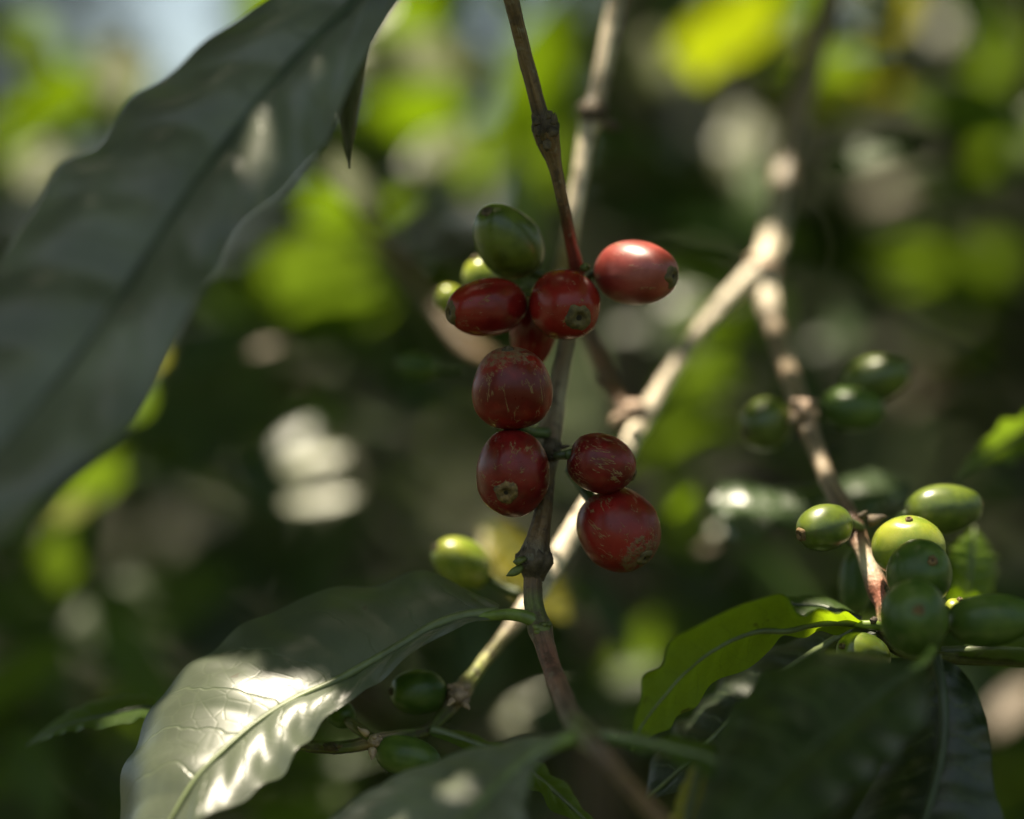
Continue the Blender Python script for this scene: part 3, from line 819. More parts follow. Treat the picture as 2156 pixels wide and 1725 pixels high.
leaf('coffee_leaf', "broad blurred leaf at the bottom edge, its pale midrib rising to the nearest joint",
     [(1205, 1551, -38, 1198, 1558, -42, 1192, 1566, -43), (1120, 1562, -32, 1142, 1584, -43, 1138, 1602, -45), (1000, 1590, -24, 1085, 1627, -46, 1112, 1655, -50), (850, 1640, -22, 1025, 1685, -51, 1106, 1725, -56),
      (740, 1692, -24, 965, 1755, -57, 1095, 1800, -63), (650, 1770, -30, 905, 1835, -64, 1060, 1890, -70), (620, 1880, -44, 840, 1930, -70, 950, 1960, -76), (760, 2010, -76, 762, 2012, -76, 765, 2014, -76)],
     M['leaf_painted_sheen'], group='leaves round the cherries', petiole=[(1240, 1548, -42, 17), (1220, 1552, -42, 16), (1195, 1560, -43, 14), (1150, 1580, -43, 12)], ribr=(.0015, .0006), cup=.12, quilt=.0008, seed=2)
lit(P(960, 1668, -46), 1.4)
leaf('coffee_leaf', "curled green leaf glowing in the light beside the pink stem",
     [(1816, 1306, -4, 1816, 1316, -1, 1812, 1325, 1), (1772, 1288, -10, 1766, 1312, -4.7, 1752, 1331, 0.3), (1722, 1281, -14, 1706, 1318, -7.3, 1700, 1336, -1.3),
      (1682, 1290, -16, 1660, 1330, -10, 1650, 1353, -3), (1640, 1262, -20, 1592, 1332, -11, 1600, 1380, -2), (1540, 1274, -22, 1520, 1360, -13, 1545, 1422, -3),
      (1440, 1338, -23, 1450, 1410, -15, 1482, 1470, -6), (1376, 1410, -22, 1396, 1470, -17, 1426, 1512, -10), (1342, 1490, -21, 1352, 1528, -18, 1378, 1548, -14),
      (1328, 1580, -18, 1329, 1582, -19, 1331, 1582, -21)],
     M['leaf_glow'], group='leaves round the cherries', petiole=[(1862, 1322, -1, 10), (1840, 1316, -2, 10), (1812, 1315, -2, 9), (1780, 1312, -3, 7)], ribr=(.0008, .0002), ns=96, cup=.05, quilt=.0006, ripple=.0014, nripple=5, seed=5, under=True)
lit(P(1770, 1290, -7), 3.5); lit(P(1830, 1312, -2), 3.0)
leaf('coffee_leaf', "small dark fold of leaf rising just above the glowing curled one",
     [(1815, 1300, 4, 1812, 1306, 3, 1806, 1312, 2), (1772, 1272, 9, 1765, 1290, 5, 1760, 1306, 3), (1738, 1257, 11, 1730, 1278, 7, 1722, 1298, 4), (1690, 1254, 12, 1690, 1275, 9, 1690, 1296, 6), (1640, 1262, 12, 1645, 1275, 10, 1655, 1290, 8), (1600, 1300, 10, 1601, 1301, 10, 1602, 1302, 10)],
     M['leaf_mid'], group='leaves round the cherries', rib='midrib_dark', ribr=(.0006, .0002), cup=.08, quilt=.0001, ripple=.0003, undul=.0002, seed=6)
leaf('coffee_leaf', "shaded leaf with a pale lit stalk end under the glowing curled leaf",
     [(1850, 1320, 2, 1848, 1326, 0, 1846, 1332, -1), (1790, 1320, 10, 1792, 1337, 2, 1800, 1350, -2), (1690, 1338, 16, 1720, 1375, 5, 1752, 1398, -2), (1590, 1388, 20, 1628, 1440, 8, 1690, 1470, 0), (1480, 1475, 22, 1530, 1530, 8, 1590, 1560, 0),
      (1395, 1570, 18, 1435, 1620, 6, 1480, 1640, 0), (1350, 1690, 8, 1352, 1692, 8, 1354, 1694, 8)],
     M['leaf_deep'], group='leaves round the cherries', ribr=(.0011, .0004), cup=.08, seed=7)
lit(P(1770, 1340, 4), 5)
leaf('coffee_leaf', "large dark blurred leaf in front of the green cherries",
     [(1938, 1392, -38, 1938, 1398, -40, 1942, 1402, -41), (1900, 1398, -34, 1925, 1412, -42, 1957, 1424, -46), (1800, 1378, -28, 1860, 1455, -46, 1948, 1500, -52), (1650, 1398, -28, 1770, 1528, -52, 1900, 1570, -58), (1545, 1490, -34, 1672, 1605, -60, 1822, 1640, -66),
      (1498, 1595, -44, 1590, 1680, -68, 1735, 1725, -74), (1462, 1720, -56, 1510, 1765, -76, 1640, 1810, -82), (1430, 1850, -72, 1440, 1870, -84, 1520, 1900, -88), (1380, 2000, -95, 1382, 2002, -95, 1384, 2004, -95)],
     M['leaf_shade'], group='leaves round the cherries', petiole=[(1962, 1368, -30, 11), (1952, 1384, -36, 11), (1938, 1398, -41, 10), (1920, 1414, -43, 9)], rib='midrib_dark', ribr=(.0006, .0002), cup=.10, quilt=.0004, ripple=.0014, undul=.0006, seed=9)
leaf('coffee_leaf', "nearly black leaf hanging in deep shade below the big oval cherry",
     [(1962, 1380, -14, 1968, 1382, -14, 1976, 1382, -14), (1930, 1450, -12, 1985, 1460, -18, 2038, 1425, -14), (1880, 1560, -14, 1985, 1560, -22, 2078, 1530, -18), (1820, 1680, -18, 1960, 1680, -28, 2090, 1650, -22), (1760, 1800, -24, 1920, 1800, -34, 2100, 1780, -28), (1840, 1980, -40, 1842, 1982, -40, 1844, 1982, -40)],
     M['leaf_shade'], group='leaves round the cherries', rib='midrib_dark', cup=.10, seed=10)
leaf('coffee_leaf', "green leaf seen edge-on under the big oval cherry at the frame edge",
     [(1985, 1370, 0, 1985, 1376, -2, 1988, 1380, -4), (2080, 1352, 10, 2080, 1372, -6, 2082, 1386, -16), (2180, 1352, 14, 2180, 1376, -8, 2185, 1394, -22), (2300, 1372, 8, 2302, 1390, -12, 2305, 1402, -22), (2400, 1410, -16, 2401, 1410, -16, 2402, 1410, -16)],
     M['leaf_mid'], group='leaves round the cherries', cup=.08, quilt=.0001, ripple=.0003, undul=.0002, seed=11)
leaf('coffee_leaf', "small dim leaf with one bright yellow-green fold behind the glossy lit leaf",
     [(360, 1478, 24, 360, 1498, 20, 358, 1512, 14), (300, 1464, 28, 300, 1494, 19, 305, 1516, 8), (230, 1468, 30, 228, 1508, 18, 240, 1528, 8), (160, 1490, 30, 160, 1522, 20, 170, 1538, 14), (110, 1522, 28, 108, 1540, 22, 115, 1550, 18), (55, 1570, 24, 56, 1571, 24, 57, 1572, 24)],
     M['leaf_mid'], group='leaves round the cherries', rib='midrib_dark', ribr=(.0007, .0002), cup=.06, quilt=.0001, ripple=.0005, undul=.0003, seed=12)
lit(P(272, 1512, 12), 4)
leaf('coffee_leaf', "narrow leaf stub with a yellow spot pointing away from the nearest joint",
     [(1255, 1540, -42, 1255, 1550, -44, 1255, 1558, -46), (1330, 1546, -40, 1330, 1562, -46, 1330, 1574, -50), (1410, 1560, -38, 1412, 1580, -48, 1412, 1600, -53), (1490, 1572, -38, 1492, 1600, -50, 1490, 1632, -56), (1540, 1600, -42, 1545, 1640, -54, 1540, 1680, -60), (1560, 1740, -62, 1561, 1741, -62, 1562, 1742, -62)],
     M['leaf_mid'], group='leaves round the cherries', cup=.08, seed=13)
leaf('coffee_leaf', "dull olive leaf with a ragged brown hole hanging below the yellow-spotted stub",
     [(1478, 1590, -36, 1486, 1594, -37, 1496, 1598, -38), (1440, 1650, -32, 1468, 1662, -38, 1500, 1668, -40), (1412, 1720, -32, 1448, 1730, -39, 1490, 1738, -42), (1400, 1800, -34, 1430, 1810, -40, 1470, 1815, -44), (1420, 1890, -44, 1421, 1890, -44, 1422, 1890, -44)],
     M['leaf_yellow'], group='leaves round the cherries', cup=.08, seed=14)
leaf('coffee_leaf', "narrow greyish leaf between the pale joint and the bottom front leaf",
     [(905, 1530, 8, 905, 1538, 6, 905, 1546, 5), (980, 1545, 12, 978, 1562, 6, 975, 1576, 2), (1060, 1575, 14, 1055, 1592, 6, 1050, 1606, 0), (1140, 1620, 14, 1130, 1640, 4, 1115, 1655, -2), (1215, 1680, 10, 1200, 1700, 0, 1180, 1715, -6), (1270, 1770, 0, 1271, 1771, 0, 1272, 1772, 0)],
     M['leaf_mid'], group='leaves round the cherries', ribr=(.0010, .0004), cup=.08, seed=15)
leaf('coffee_leaf', "blurred pale leaf with a bright glint lying behind the single lit green cherry",
     [(1915, 1010, 84, 1915, 1030, 76, 1915, 1050, 72), (1840, 990, 84, 1840, 1040, 70, 1842, 1075, 62), (1750, 1015, 82, 1750, 1058, 68, 1752, 1090, 60), (1660, 1035, 78, 1655, 1072, 66, 1655, 1105, 58), (1590, 1025, 80, 1585, 1070, 66, 1590, 1128, 56), (1530, 1010, 80, 1530, 1060, 68, 1545, 1132, 58), (1495, 1060, 68, 1495, 1062, 68, 1497, 1064, 68)],
     M['leaf_gloss'], group='leaves round the cherries', rib='midrib_dark', cup=.10, seed=16)
lit(P(1622, 1072, 66), 5); lit(P(1545, 1060, 68), 4); lit(P(1820, 1015, 74), 5)
leaf('coffee_leaf', "bright green leaf tip slanting in from the frame edge above the long glossy cherry",
     [(2260, 820, 60, 2270, 860, 66, 2280, 900, 72), (2170, 860, 58, 2180, 900, 66, 2190, 950, 74), (2090, 910, 58, 2100, 945, 66, 2110, 975, 72), (2050, 955, 60, 2056, 972, 64, 2062, 985, 68), (2010, 1012, 62, 2011, 1013, 62, 2012, 1014, 62)],
     M['leaf_mid'], group='leaves round the cherries', under=True, cup=.06, seed=17)
lit(P(2120, 925, 64), 4)
leaf('coffee_leaf', "lime green leaf glowing behind the dark cherry with an eye",
     [(1990, 1300, 40, 2010, 1300, 42, 2040, 1300, 44), (1990, 1240, 34, 2030, 1245, 40, 2085, 1240, 48), (2000, 1190, 32, 2040, 1190, 40, 2100, 1190, 48), (2010, 1150, 36, 2045, 1150, 42, 2085, 1155, 48), (2050, 1110, 46, 2051, 1110, 46, 2052, 1110, 46)],
     M['leaf_young'], group='leaves round the cherries', cup=.12, seed=18)
lit(P(2040, 1185, 40), 6); lit(P(2070, 1220, 44), 5)
leaf('coffee_leaf', "yellow leaf blurred behind the lit lime cherry",
     [(1010, 1110, 105, 1020, 1105, 105, 1030, 1100, 105), (1020, 1170, 98, 1060, 1150, 104, 1100, 1120, 110), (1060, 1230, 96, 1110, 1200, 104, 1150, 1180, 110), (1120, 1290, 98, 1150, 1265, 104, 1190, 1240, 110), (1200, 1310, 104, 1201, 1310, 104, 1202, 1311, 104)],
     M['leaf_yellow'], group='leaves round the cherries', cup=.08, seed=19)
lit(P(1060, 1150, 100), 7); lit(P(1160, 1255, 102), 5)

# ------------------------------------------------------------------ coffee shrubs behind (all out of focus)
def unit_leaf(seed, wid=.36, droop=.16, ns=15, nt=3):
    """leaf of length 1 along +x, upper side +z"""
    r = random.Random(seed); V, F, U = [], [], []
    ph = r.uniform(0, 6); bend = r.uniform(-.06, .06)
    for i in range(ns):
        s = i / (ns - 1)
        w = .5 * wid * (math.sin(math.pi * min(1, s ** .85)) ** .75) * (1 - .55 * max(0, s - .72) / .28) if 0 < s < 1 else 0.0
        if s > .86: w *= .55 + .45 * (1 - s) / .14
        for j in range(2 * nt + 1):
            t = j / nt - 1
            z = -droop * s * s + .05 * wid * abs(t) * (1 - abs(t)) * 2 + .035 * wid * math.sin(s * 22 + ph + (0 if t < 0 else 2)) * abs(t) ** 2
            V.append((s, w * t + bend * math.sin(math.pi * s), z)); U.append((s, t * .5 + .5))
    W = 2 * nt + 1
    for i in range(ns - 1):
        for j in range(W - 1):
            F.append((i*W+j, (i+1)*W+j, (i+1)*W+j+1, i*W+j+1))
    return V, F, U

LEAFSHAPES = [unit_leaf(100 + i, wid=w, droop=d) for i, (w, d) in enumerate(((.36, .14), (.40, .22), (.32, .08), (.38, .30), (.45, .10)))]
_lm = {}
def leaf_mesh(shape, mat):
    key = (shape, mat)
    if key not in _lm:
        v, f, u = LEAFSHAPES[shape]
        me = mesh_from('leaf', [(a * .1, b_ * .1, c * .1) for a, b_, c in v], f, u); me.materials.append(M[mat]); _lm[key] = me
    return _lm[key]

def frame(direc, nrm, length, at):
    z = Vector(nrm).normalized(); x = Vector(direc); x = (x - z * x.dot(z))
    if x.length < 1e-5: x = z.orthogonal()
    x.normalize(); y = z.cross(x)
    return Matrix(((x.x*length, y.x*length, z.x*length, at.x), (x.y*length, y.y*length, z.y*length, at.y), (x.z*length, y.z*length, z.z*length, at.z), (0, 0, 0, 1)))

SHRUBS = []
SHRUB_GROUP = "blurred coffee shrubs behind the cherries"
def shrub(x, y, label, seed, tint=DARKB, top=2.1):
    r = random.Random(seed)
    root = bpy.data.objects.new('coffee_shrub', None); COL.objects.link(root)
    root.location = (x, y, 0); root.empty_display_size = .05
    tag(root, label, 'shrub', SHRUB_GROUP)
    pts, rad = [], []
    for i in range(9):
        h = top * i / 8
        pts.append(Vector((.03 * math.sin(h * 2.1 + seed), .03 * math.cos(h * 1.7 + seed * 2), h))); rad.append(.016 - .010 * i / 8)
    v, f, u, c = tube(pts, rad, n=50, seg=10, rough=.1, seed=seed, cols=[tint] * 9)
    obj('stem', mesh_from('stem', v, f, u, c), M['bark'], root)
    s = dict(root=root, x=x, y=y, n=0, r=r, pts=pts, seed=seed)
    SHRUBS.append(s)
    return s

def put_leaf(s, mtx, shape, mat):
    o = bpy.data.objects.new('leaf', leaf_mesh(shape, mat)); COL.objects.link(o)
    o.parent = s['root']
    o.matrix_local = Matrix.Translation(-s['root'].location) @ mtx @ Matrix.Scale(10, 4)
    s['n'] += 1
    return o

LEAFBOX = []                    # sky gap to be left open: (u0, v0, u1, v1)
def pix(p):
    k = p.y / ZF * PX
    return (p.x / k + 1078, (CAMZ - p.z) / k + 862.5)
GAPS = [(402, 30, 72, 115)]
def in_gap(p, pad=0.0):
    if p.y < .3: return False
    u_, v_ = pix(p); e = pad / (p.y / ZF * PX)
    return any(((u_ - a) / (c + e)) ** 2 + ((v_ - b_) / (d + e)) ** 2 < 1 for a, b_, c, d in GAPS)

FEATPTS = []
def blocks(mtx, ln):
    pts = [mtx @ Vector(q) for q in ((0, 0, 0), (.25, .14, .02), (.25, -.14, .02), (.5, 0, 0), (.5, .18, 0), (.5, -.18, 0), (.75, .12, -.08), (.75, -.12, -.08), (1, 0, -.15))]
    for p in pts:
        u_, v_ = pix(p)
        for (a, b_, y, rad) in FEATPTS:
            if p.y < y + .01 and (u_ - a) ** 2 + (v_ - b_) ** 2 < (rad + .12 * ln / (p.y / ZF * PX)) ** 2: return True
        for (t, rad) in SUNNED:
            w = p - t; h = w.dot(SUN)
            if h > .004 and (w - SUN * h).length < rad + .13 * ln: return True
    return False

def leafy(s, cover=1.15, maxn=96, mats=None, keepout=()):
    """plagiotropic branches with opposite leaf pairs, only over the band of height that the view crosses"""
    r = s['r']; y0 = s['y']; hb = .185 * y0 + .04
    mats = mats or ['leaf_dark'] * 4 + ['leaf_mid'] * 5 + ['leaf_deep'] * 2
    z = CAMZ - hb; k = 0
    while z < CAMZ + hb and s['n'] < maxn:
        for sd in range(2):
            az = k * 1.57 + sd * math.pi + r.uniform(-.4, .4)
            L = r.uniform(.28, .52)
            b0 = s['pts'][0] * 0 + Vector((s['x'], y0, z))
            pts = []
            for q in range(7):
                t = q / 6
                pts.append(b0 + Vector((math.cos(az) * L * t, math.sin(az) * L * t * .8, .06 * t - .16 * t * t)))
            if any(p.y < .62 for p in pts): continue
            v, f, u, c = tube([p - s['root'].location for p in pts], [.0032 - .0016 * q / 6 for q in range(7)], n=22, seg=8, rough=.12, seed=k, cols=[r.choice((BROWN, GREENB, GREENB))] * 7)
            obj('branch', mesh_from('branch', v, f, u, c), M['bark_smooth'], s['root'])
            t = .18
            while t < 1.0 and s['n'] < maxn:
                p = b0 + Vector((math.cos(az) * L * t, math.sin(az) * L * t * .8, .06 * t - .16 * t * t))
                for sgn in (-1, 1):
                    a2 = az + sgn * r.uniform(.8, 1.3)
                    d = Vector((math.cos(a2), math.sin(a2), r.uniform(-.75, .05)))
                    ln = r.uniform(.055, .105)
                    n = Vector((r.gauss(0, .45), r.gauss(-.15, .45), 1))
                    tip = p + d.normalized() * ln
                    if tip.y < .62 or p.y < .6: continue
                    if in_gap(p, .035) or in_gap(tip, .035) or in_gap((p + tip) / 2, .035): continue
                    mt = frame(d, n, ln, p)
                    if blocks(mt, ln): continue
                    put_leaf(s, mt, r.randrange(5), r.choice(mats))
                t += r.uniform(.09, .15)
        z += r.uniform(.055, .085); k += 1

shrub(-.22, .80, "coffee shrub with dim bluish leaves behind the huge grey-green leaf", 3)
shrub(.02, .92, "coffee shrub with bright lime leaves behind the thin brown twig", 4)
shrub(.21, .84, "coffee shrub with sun-bleached leaves above the fork of the pale branch", 5)
shrub(-.27, 1.02, "coffee shrub with white sky showing through its upper leaves", 6)
shrub(.27, 1.10, "coffee shrub with brownish dark leaves against the shaded gap", 8)
shrub(-.05, 1.20, "coffee shrub carrying the blazing white glints beside the lit lime cherry", 9)
shrub(.12, 1.40, "coffee shrub in olive half shade behind the plump lowest red cherry", 10)
shrub(-.42, 1.50, "coffee shrub furthest out beyond the grey leaf's frame edge", 12)
shrub(.45, 1.65, "coffee shrub in dull green light at the frame edge above the glossy cherries", 14)

H = (SUN + Vector((0, -1, 0))).normalized()
def feat(u_, v_, y, ln_mm, ang, mode, mat, sun=0.0, shape=None, jit=.12):
    """one particular blurred leaf seen in the photo, centred at pixel (u,v) at distance y"""
    r = RNG
    if y > .62: y = .60 + (y - .60) * .62
    ln_mm *= .48 if mode == 'spec' else .66
    sun *= .45 if mode == 'spec' else .45
    p = P(u_, v_, (y - ZF) * 1000)
    n = {'spec': H, 'trans': Vector((.12, -.72, -.66)), 'face': Vector((.05, -.85, .5)), 'top': Vector((0, -.45, .9)), 'edge': Vector((.3, -.25, .9))}[mode].copy()
    if mode == 'spec': jit = .03; shape = 2
    n += Vector((r.gauss(0, jit), 0, r.gauss(0, jit)))
    a = math.radians(ang)
    d = Vector((math.cos(a), 0, math.sin(a)))
    ln = ln_mm / 1000
    sh = shape if shape is not None else r.randrange(5)
    z = n.normalized(); x = d - z * d.dot(z); x.normalize()
    if mode == 'spec': n = z - x * .08; z = n.normalized(); x = d - z * d.dot(z); x.normalize()
    s = min(SHRUBS, key=lambda q: abs(q['x'] + .25 * 0 - p.x) + abs(q['y'] - y) * 1.2 + (9 if q['n'] > 55 else 0))
    put_leaf(s, frame(d, n, ln, p - x * ln * .5), sh, mat)
    if sun: lit(p, sun)
    if sun or mode in ('spec', 'trans'): FEATPTS.append((u_, v_, y, max(12, .22 * ln / (y / ZF * PX))))

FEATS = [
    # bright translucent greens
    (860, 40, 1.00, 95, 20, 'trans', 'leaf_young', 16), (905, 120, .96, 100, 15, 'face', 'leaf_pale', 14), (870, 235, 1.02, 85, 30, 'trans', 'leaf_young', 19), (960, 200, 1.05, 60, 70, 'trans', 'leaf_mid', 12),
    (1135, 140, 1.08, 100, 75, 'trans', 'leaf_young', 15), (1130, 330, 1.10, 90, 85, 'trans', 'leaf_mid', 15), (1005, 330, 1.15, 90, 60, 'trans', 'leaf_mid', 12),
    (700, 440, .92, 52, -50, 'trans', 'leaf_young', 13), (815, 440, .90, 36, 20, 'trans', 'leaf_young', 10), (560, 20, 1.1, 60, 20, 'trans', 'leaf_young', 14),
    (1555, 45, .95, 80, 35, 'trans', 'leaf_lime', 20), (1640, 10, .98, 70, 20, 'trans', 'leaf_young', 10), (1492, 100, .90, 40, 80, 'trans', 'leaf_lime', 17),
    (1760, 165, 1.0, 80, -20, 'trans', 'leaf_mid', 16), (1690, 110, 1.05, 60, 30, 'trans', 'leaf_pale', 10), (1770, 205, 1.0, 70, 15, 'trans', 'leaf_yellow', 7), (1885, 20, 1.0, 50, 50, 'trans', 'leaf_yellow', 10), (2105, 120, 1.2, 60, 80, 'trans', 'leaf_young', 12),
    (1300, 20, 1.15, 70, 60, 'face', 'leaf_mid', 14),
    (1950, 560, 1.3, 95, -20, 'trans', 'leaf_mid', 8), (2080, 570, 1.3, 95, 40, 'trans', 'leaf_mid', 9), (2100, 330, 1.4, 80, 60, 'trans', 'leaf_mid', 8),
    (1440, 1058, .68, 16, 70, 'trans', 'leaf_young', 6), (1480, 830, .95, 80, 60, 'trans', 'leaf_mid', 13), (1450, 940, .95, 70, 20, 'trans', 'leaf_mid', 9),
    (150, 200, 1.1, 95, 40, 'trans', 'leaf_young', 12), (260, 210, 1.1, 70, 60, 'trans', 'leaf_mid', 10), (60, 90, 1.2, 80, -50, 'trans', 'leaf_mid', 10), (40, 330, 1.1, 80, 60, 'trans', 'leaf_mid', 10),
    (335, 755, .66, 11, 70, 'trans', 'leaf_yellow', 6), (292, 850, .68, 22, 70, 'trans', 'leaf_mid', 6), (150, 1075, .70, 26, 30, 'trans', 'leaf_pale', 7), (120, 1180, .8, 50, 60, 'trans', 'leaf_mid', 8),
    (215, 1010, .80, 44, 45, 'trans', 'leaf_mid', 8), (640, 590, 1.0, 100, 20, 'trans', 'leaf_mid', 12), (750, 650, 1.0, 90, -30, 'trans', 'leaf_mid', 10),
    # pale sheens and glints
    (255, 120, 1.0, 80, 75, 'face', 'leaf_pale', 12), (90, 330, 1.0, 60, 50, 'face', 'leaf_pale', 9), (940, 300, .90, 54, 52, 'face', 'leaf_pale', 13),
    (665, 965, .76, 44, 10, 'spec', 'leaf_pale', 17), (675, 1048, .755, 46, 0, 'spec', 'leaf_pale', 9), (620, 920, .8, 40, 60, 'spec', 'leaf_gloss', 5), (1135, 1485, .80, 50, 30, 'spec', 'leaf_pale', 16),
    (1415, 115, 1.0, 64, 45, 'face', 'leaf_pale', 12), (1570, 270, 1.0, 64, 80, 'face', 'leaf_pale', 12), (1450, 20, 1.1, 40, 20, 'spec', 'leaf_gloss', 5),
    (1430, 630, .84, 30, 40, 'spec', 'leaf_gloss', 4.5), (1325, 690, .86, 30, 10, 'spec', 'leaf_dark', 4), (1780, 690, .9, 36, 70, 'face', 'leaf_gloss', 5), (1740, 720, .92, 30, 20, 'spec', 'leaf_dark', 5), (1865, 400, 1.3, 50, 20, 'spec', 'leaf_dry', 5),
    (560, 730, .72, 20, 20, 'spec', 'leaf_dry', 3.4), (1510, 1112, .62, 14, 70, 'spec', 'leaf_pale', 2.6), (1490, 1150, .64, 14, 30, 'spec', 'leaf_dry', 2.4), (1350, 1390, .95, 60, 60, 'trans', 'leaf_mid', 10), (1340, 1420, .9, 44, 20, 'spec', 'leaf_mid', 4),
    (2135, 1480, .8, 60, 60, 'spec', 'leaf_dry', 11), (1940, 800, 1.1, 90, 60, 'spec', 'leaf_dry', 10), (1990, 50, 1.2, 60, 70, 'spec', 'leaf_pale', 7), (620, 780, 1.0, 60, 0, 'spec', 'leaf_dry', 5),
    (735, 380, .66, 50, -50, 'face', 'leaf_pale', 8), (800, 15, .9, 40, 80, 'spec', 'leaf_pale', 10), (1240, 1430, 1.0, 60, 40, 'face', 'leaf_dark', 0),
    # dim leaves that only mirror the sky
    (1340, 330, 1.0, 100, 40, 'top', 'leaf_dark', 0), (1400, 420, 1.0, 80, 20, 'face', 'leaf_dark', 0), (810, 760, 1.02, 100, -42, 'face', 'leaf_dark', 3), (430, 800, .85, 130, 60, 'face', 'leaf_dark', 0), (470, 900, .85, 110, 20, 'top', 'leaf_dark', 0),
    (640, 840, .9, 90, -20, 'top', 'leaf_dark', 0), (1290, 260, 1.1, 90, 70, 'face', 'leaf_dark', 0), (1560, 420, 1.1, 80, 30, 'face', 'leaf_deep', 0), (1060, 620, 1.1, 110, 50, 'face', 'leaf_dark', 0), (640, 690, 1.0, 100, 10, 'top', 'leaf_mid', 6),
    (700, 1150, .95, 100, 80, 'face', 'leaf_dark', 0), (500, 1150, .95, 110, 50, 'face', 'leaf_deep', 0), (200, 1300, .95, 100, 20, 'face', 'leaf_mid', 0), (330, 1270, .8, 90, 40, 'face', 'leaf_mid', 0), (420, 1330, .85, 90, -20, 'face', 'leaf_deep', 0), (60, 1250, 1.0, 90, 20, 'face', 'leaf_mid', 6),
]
for F_ in FEATS: feat(*F_)
_rs = random.Random(23)
for k in range(130):
    u_, v_ = _rs.uniform(-60, 2216), _rs.uniform(-60, 1785)
    mode = _rs.choice(('face', 'top', 'trans', 'edge', 'face'))
    y_ = _rs.uniform(.66, 1.0)
    yy = .60 + (y_ - .60) * .62
    if in_gap(P(u_, v_, (yy - ZF) * 1000), .03): continue
    if any((u_ - a) ** 2 + (v_ - b_) ** 2 < (rad + 34) ** 2 and yy < y for a, b_, y, rad in FEATPTS): continue
    nf = len(FEATPTS)
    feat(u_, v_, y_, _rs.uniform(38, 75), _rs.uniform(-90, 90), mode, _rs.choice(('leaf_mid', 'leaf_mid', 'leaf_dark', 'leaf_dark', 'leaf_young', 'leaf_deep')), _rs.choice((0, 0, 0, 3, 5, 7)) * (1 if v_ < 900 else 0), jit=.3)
    del FEATPTS[nf:]
for s in SHRUBS: leafy(s, maxn=98)

_rf = random.Random(41)
_pool = [o for s in SHRUBS for o in s['root'].children if o.name.startswith('leaf')]
for o in _rf.sample(_pool, min(130, len(_pool))):
    mw = Matrix.Translation(o.parent.location) @ o.matrix_local
    lit(mw @ Vector((.055, .004, -.003)), _rf.uniform(1.0, 3.6))

# far-off foliage that reads as one mass
def leaf_mass(name, count, place, mats, rng, lenr=(.09, .16), gap=True):
    V, F, U, MI = [], [], [], []
    low = [unit_leaf(300 + i, wid=.38, droop=.2, ns=6, nt=1) for i in range(3)]
    made = 0
    while made < count:
        p, d, n = place(rng)
        ln = rng.uniform(*lenr)
        if gap and (in_gap(p, .08)): made += 1; continue
        mt = frame(d, n, ln, p)
        v, f, u = low[rng.randrange(3)]
        o = len(V)
        V += [tuple(mt @ Vector(q)) for q in v]; U += u
        F += [tuple(i + o for i in q) for q in f]
        MI += [rng.choice(range(len(mats)))] * len(f)
        made += 1
    me = mesh_from(name, V, F, U)
    for m in mats: me.materials.append(M[m])
    me.polygons.foreach_set("material_index", MI)
    return me
def far_place(r):
    y = 2.3 + 3.0 * r.random() ** 1.2
    x = r.uniform(-1, 1) * (.30 * y + .5)
    z = CAMZ + r.uniform(-.24, .24) * y + .0
    a = r.uniform(0, 6.283)
    return Vector((x, y, z)), Vector((math.cos(a), math.sin(a), r.uniform(-.8, .1))), Vector((r.gauss(0, .5), r.gauss(-.2, .5), 1))
me = leaf_mass('foliage', 9000, far_place, ['leaf_dark', 'leaf_mid', 'leaf_deep', 'leaf_deep', 'leaf_mid'], random.Random(77))
tag(obj('foliage', me, None), "mass of dim green coffee foliage far behind", kind='stuff')

def rear_place(r):  # unseen foliage round the back of the camera, added to dim low skylight
    a = r.uniform(-2.2, 2.2); R_ = r.uniform(1.3, 2.6)
    p = Vector((math.sin(a) * R_ * 1.2, -math.cos(a) * R_, r.uniform(.1, 2.3)))
    q = r.uniform(0, 6.283)
    return p, Vector((math.cos(q), math.sin(q), r.uniform(-.8, .1))), Vector((r.gauss(0, .5), r.gauss(0, .5), 1))
me = leaf_mass('foliage', 3500, rear_place, ['leaf_dark', 'leaf_mid', 'leaf_deep'], random.Random(78), lenr=(.12, .2), gap=False)
tag(obj('foliage', me, None), "unseen mass of coffee foliage added behind the camera to cut low light", kind='stuff')

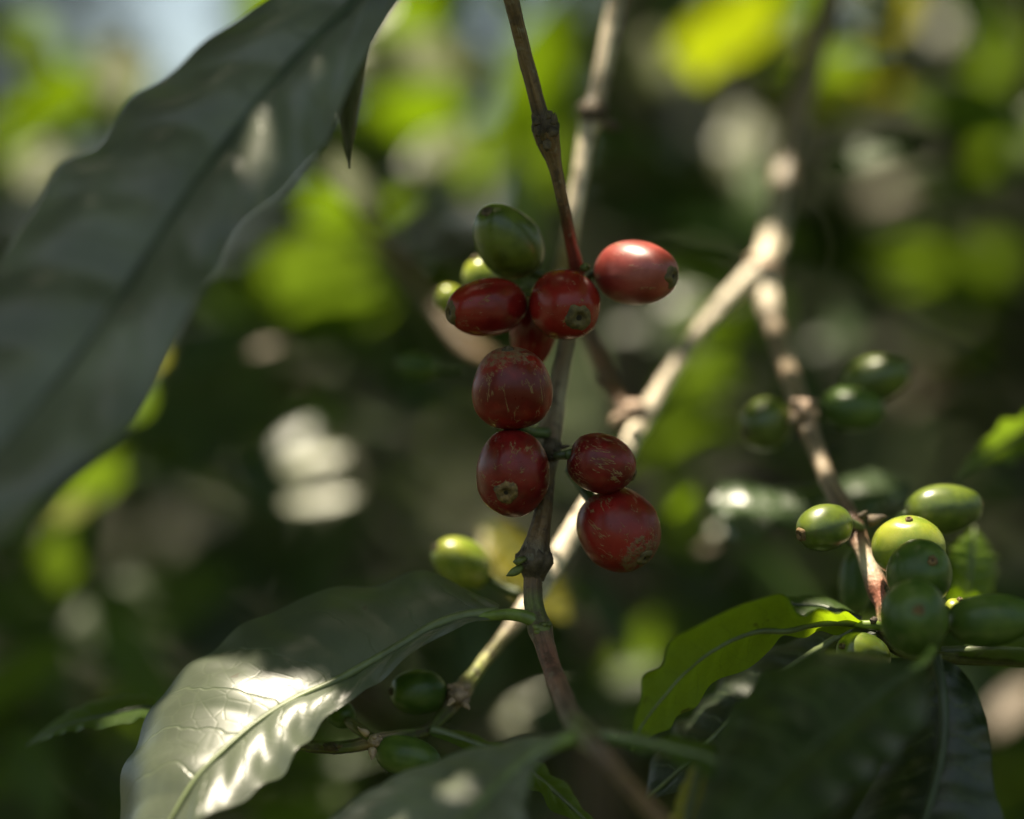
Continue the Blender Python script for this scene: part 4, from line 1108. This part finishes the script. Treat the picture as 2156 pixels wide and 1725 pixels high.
# ------------------------------------------------------------------ unseen shade tree, its crown shaped to drop sun flecks at set places
def build_shade_tree():
    r = random.Random(5)
    e1 = Vector((1, 0, 0)); e1 = (e1 - SUN * e1.dot(SUN)).normalized(); e2 = SUN.cross(e1)
    T1 = np.array([[p.dot(e1), p.dot(e2), rad] for p, rad in SUNNED])
    root = bpy.data.objects.new('unseen_shade_tree', None); COL.objects.link(root)
    root.location = (1.25, .9, 0)
    tag(root, "shade tree whose leafy crown above the view lets only flecks of sun through", 'tree')
    low = [unit_leaf(400 + i, wid=w, droop=.12, ns=6, nt=1) for i, w in enumerate((.5, .42, .6))]
    V, F, U = [], [], []
    E1 = np.array(e1); E2 = np.array(e2)
    def add(count, xr, yr, base, slope, thick, lens):
        for _ in range(count):
            x = r.uniform(*xr); y = r.uniform(*yr)
            z = CAMZ + base + slope * max(0, y - .3) + r.random() * thick
            p = Vector((x, y, z)) + Vector((SUN.x, SUN.y, 0)) * (base)
            ln = r.choice(lens) * r.uniform(.8, 1.2)
            a = r.uniform(0, 6.283)
            mt = frame(Vector((math.cos(a), math.sin(a), r.uniform(-.4, .3))), Vector((r.gauss(0, .35), r.gauss(0, .35), 1)), ln, p)
            v, f, u = low[r.randrange(3)]
            w = np.array([tuple(mt @ Vector(q)) for q in v])
            q = np.stack([w @ E1, w @ E2], 1)
            dd = np.hypot(q[:, None, 0] - T1[None, :, 0], q[:, None, 1] - T1[None, :, 1]) - T1[None, :, 2]
            if dd.min() < .0008 + .07 * ln: continue
            o = len(V)
            V.extend(map(tuple, w)); U.extend(u); F.extend([tuple(i + o for i in g) for g in f])
    def fill(a0, a1, b0, b1, step, lmax, slope, lmin):
        """leaf after leaf until every cell is shaded that no fleck of sun is meant to reach"""
        a0 += CAMZ * e1.z; a1 += CAMZ * e1.z; b0 += CAMZ * e2.z; b1 += CAMZ * e2.z
        na, nb = int((a1 - a0) / step), int((b1 - b0) / step)
        GA, GB = np.meshgrid(a0 + (np.arange(na) + .5) * step, b0 + (np.arange(nb) + .5) * step, indexing='ij')
        near = np.full(GA.shape, 9.0)
        for t in T1:
            near = np.minimum(near, np.hypot(GA - t[0], GB - t[1]) - t[2])
        todo = near > lmin * .5
        cells = [(x, y) for x in range(na) for y in range(nb)]
        r.shuffle(cells)
        cells.sort(key=lambda c: -min(near[c], lmax * .5))
        for c in cells:
            if not todo[c]: continue
            cl = near[c]
            ln = min(lmax * r.uniform(.7, 1.1), 1.9 * cl)
            if ln < lmin: continue
            th = r.uniform(0, math.pi); ca, sa = math.cos(th), math.sin(th)
            a, b_ = GA[c], GB[c]
            q = e1 * a + e2 * b_
            yb = q.y + SUN.y * .3
            h = (CAMZ + .21 + slope * max(0, yb - .3) + r.random() * .12 - q.z) / SUN.z
            p = q + SUN * h
            d = e1 * ca + e2 * sa
            mt = frame(d, SUN + e1 * r.gauss(0, .12) + e2 * r.gauss(0, .12), ln, p - d * ln * .5)
            v, f, u = low[r.randrange(3)]
            o = len(V)
            V.extend([tuple(mt @ Vector(w)) for w in v]); U.extend(u); F.extend([tuple(k + o for k in g) for g in f])
            R_ = int(ln * .5 / step) + 1
            x0, x1, y0, y1 = max(0, c[0] - R_), min(na, c[0] + R_ + 1), max(0, c[1] - R_), min(nb, c[1] + R_ + 1)
            da, db = GA[x0:x1, y0:y1] - a, GB[x0:x1, y0:y1] - b_
            m_ = ((da * ca + db * sa) / (.42 * ln)) ** 2 + ((-da * sa + db * ca) / (.17 * ln)) ** 2 < 1
            todo[x0:x1, y0:y1] &= ~m_
    fill(-.20, .20, .34, .64, .0016, .085, .22, .0035)
    fill(-.20, .20, .34, .64, .0023, .05, .24, .003)
    fill(-.55, .55, .62, 1.75, .005, .12, .24, .010)
    add(3200, (-1.2, 1.2), (1.3, 3.0), .30, .24, .30, (.12, .10))
    add(1500, (-.9, .9), (.15, 1.4), .40, .22, .30, (.12, .10))
    add(5200, (-2.4, 2.6), (1.2, 6.5), .45, .24, .6, (.22, .18))
    me = mesh_from('crown', V, F, U)
    c = obj('crown', me, M['leaf_mid'], root)
    c.location = -root.location
    v, f, u, cc = tube([Vector((0, 0, -.05)), Vector((.03, .02, .8)), Vector((-.02, .03, 1.7)), Vector((-.15, .05, 2.5)), Vector((-.3, .1, 3.2))], [.11, .085, .075, .05, .02], n=50, seg=16, rough=.08, seed=3, cols=[GREYB] * 5)
    tr = obj('trunk', mesh_from('trunk', v, f, u, cc), M['bark'], root)
build_shade_tree()
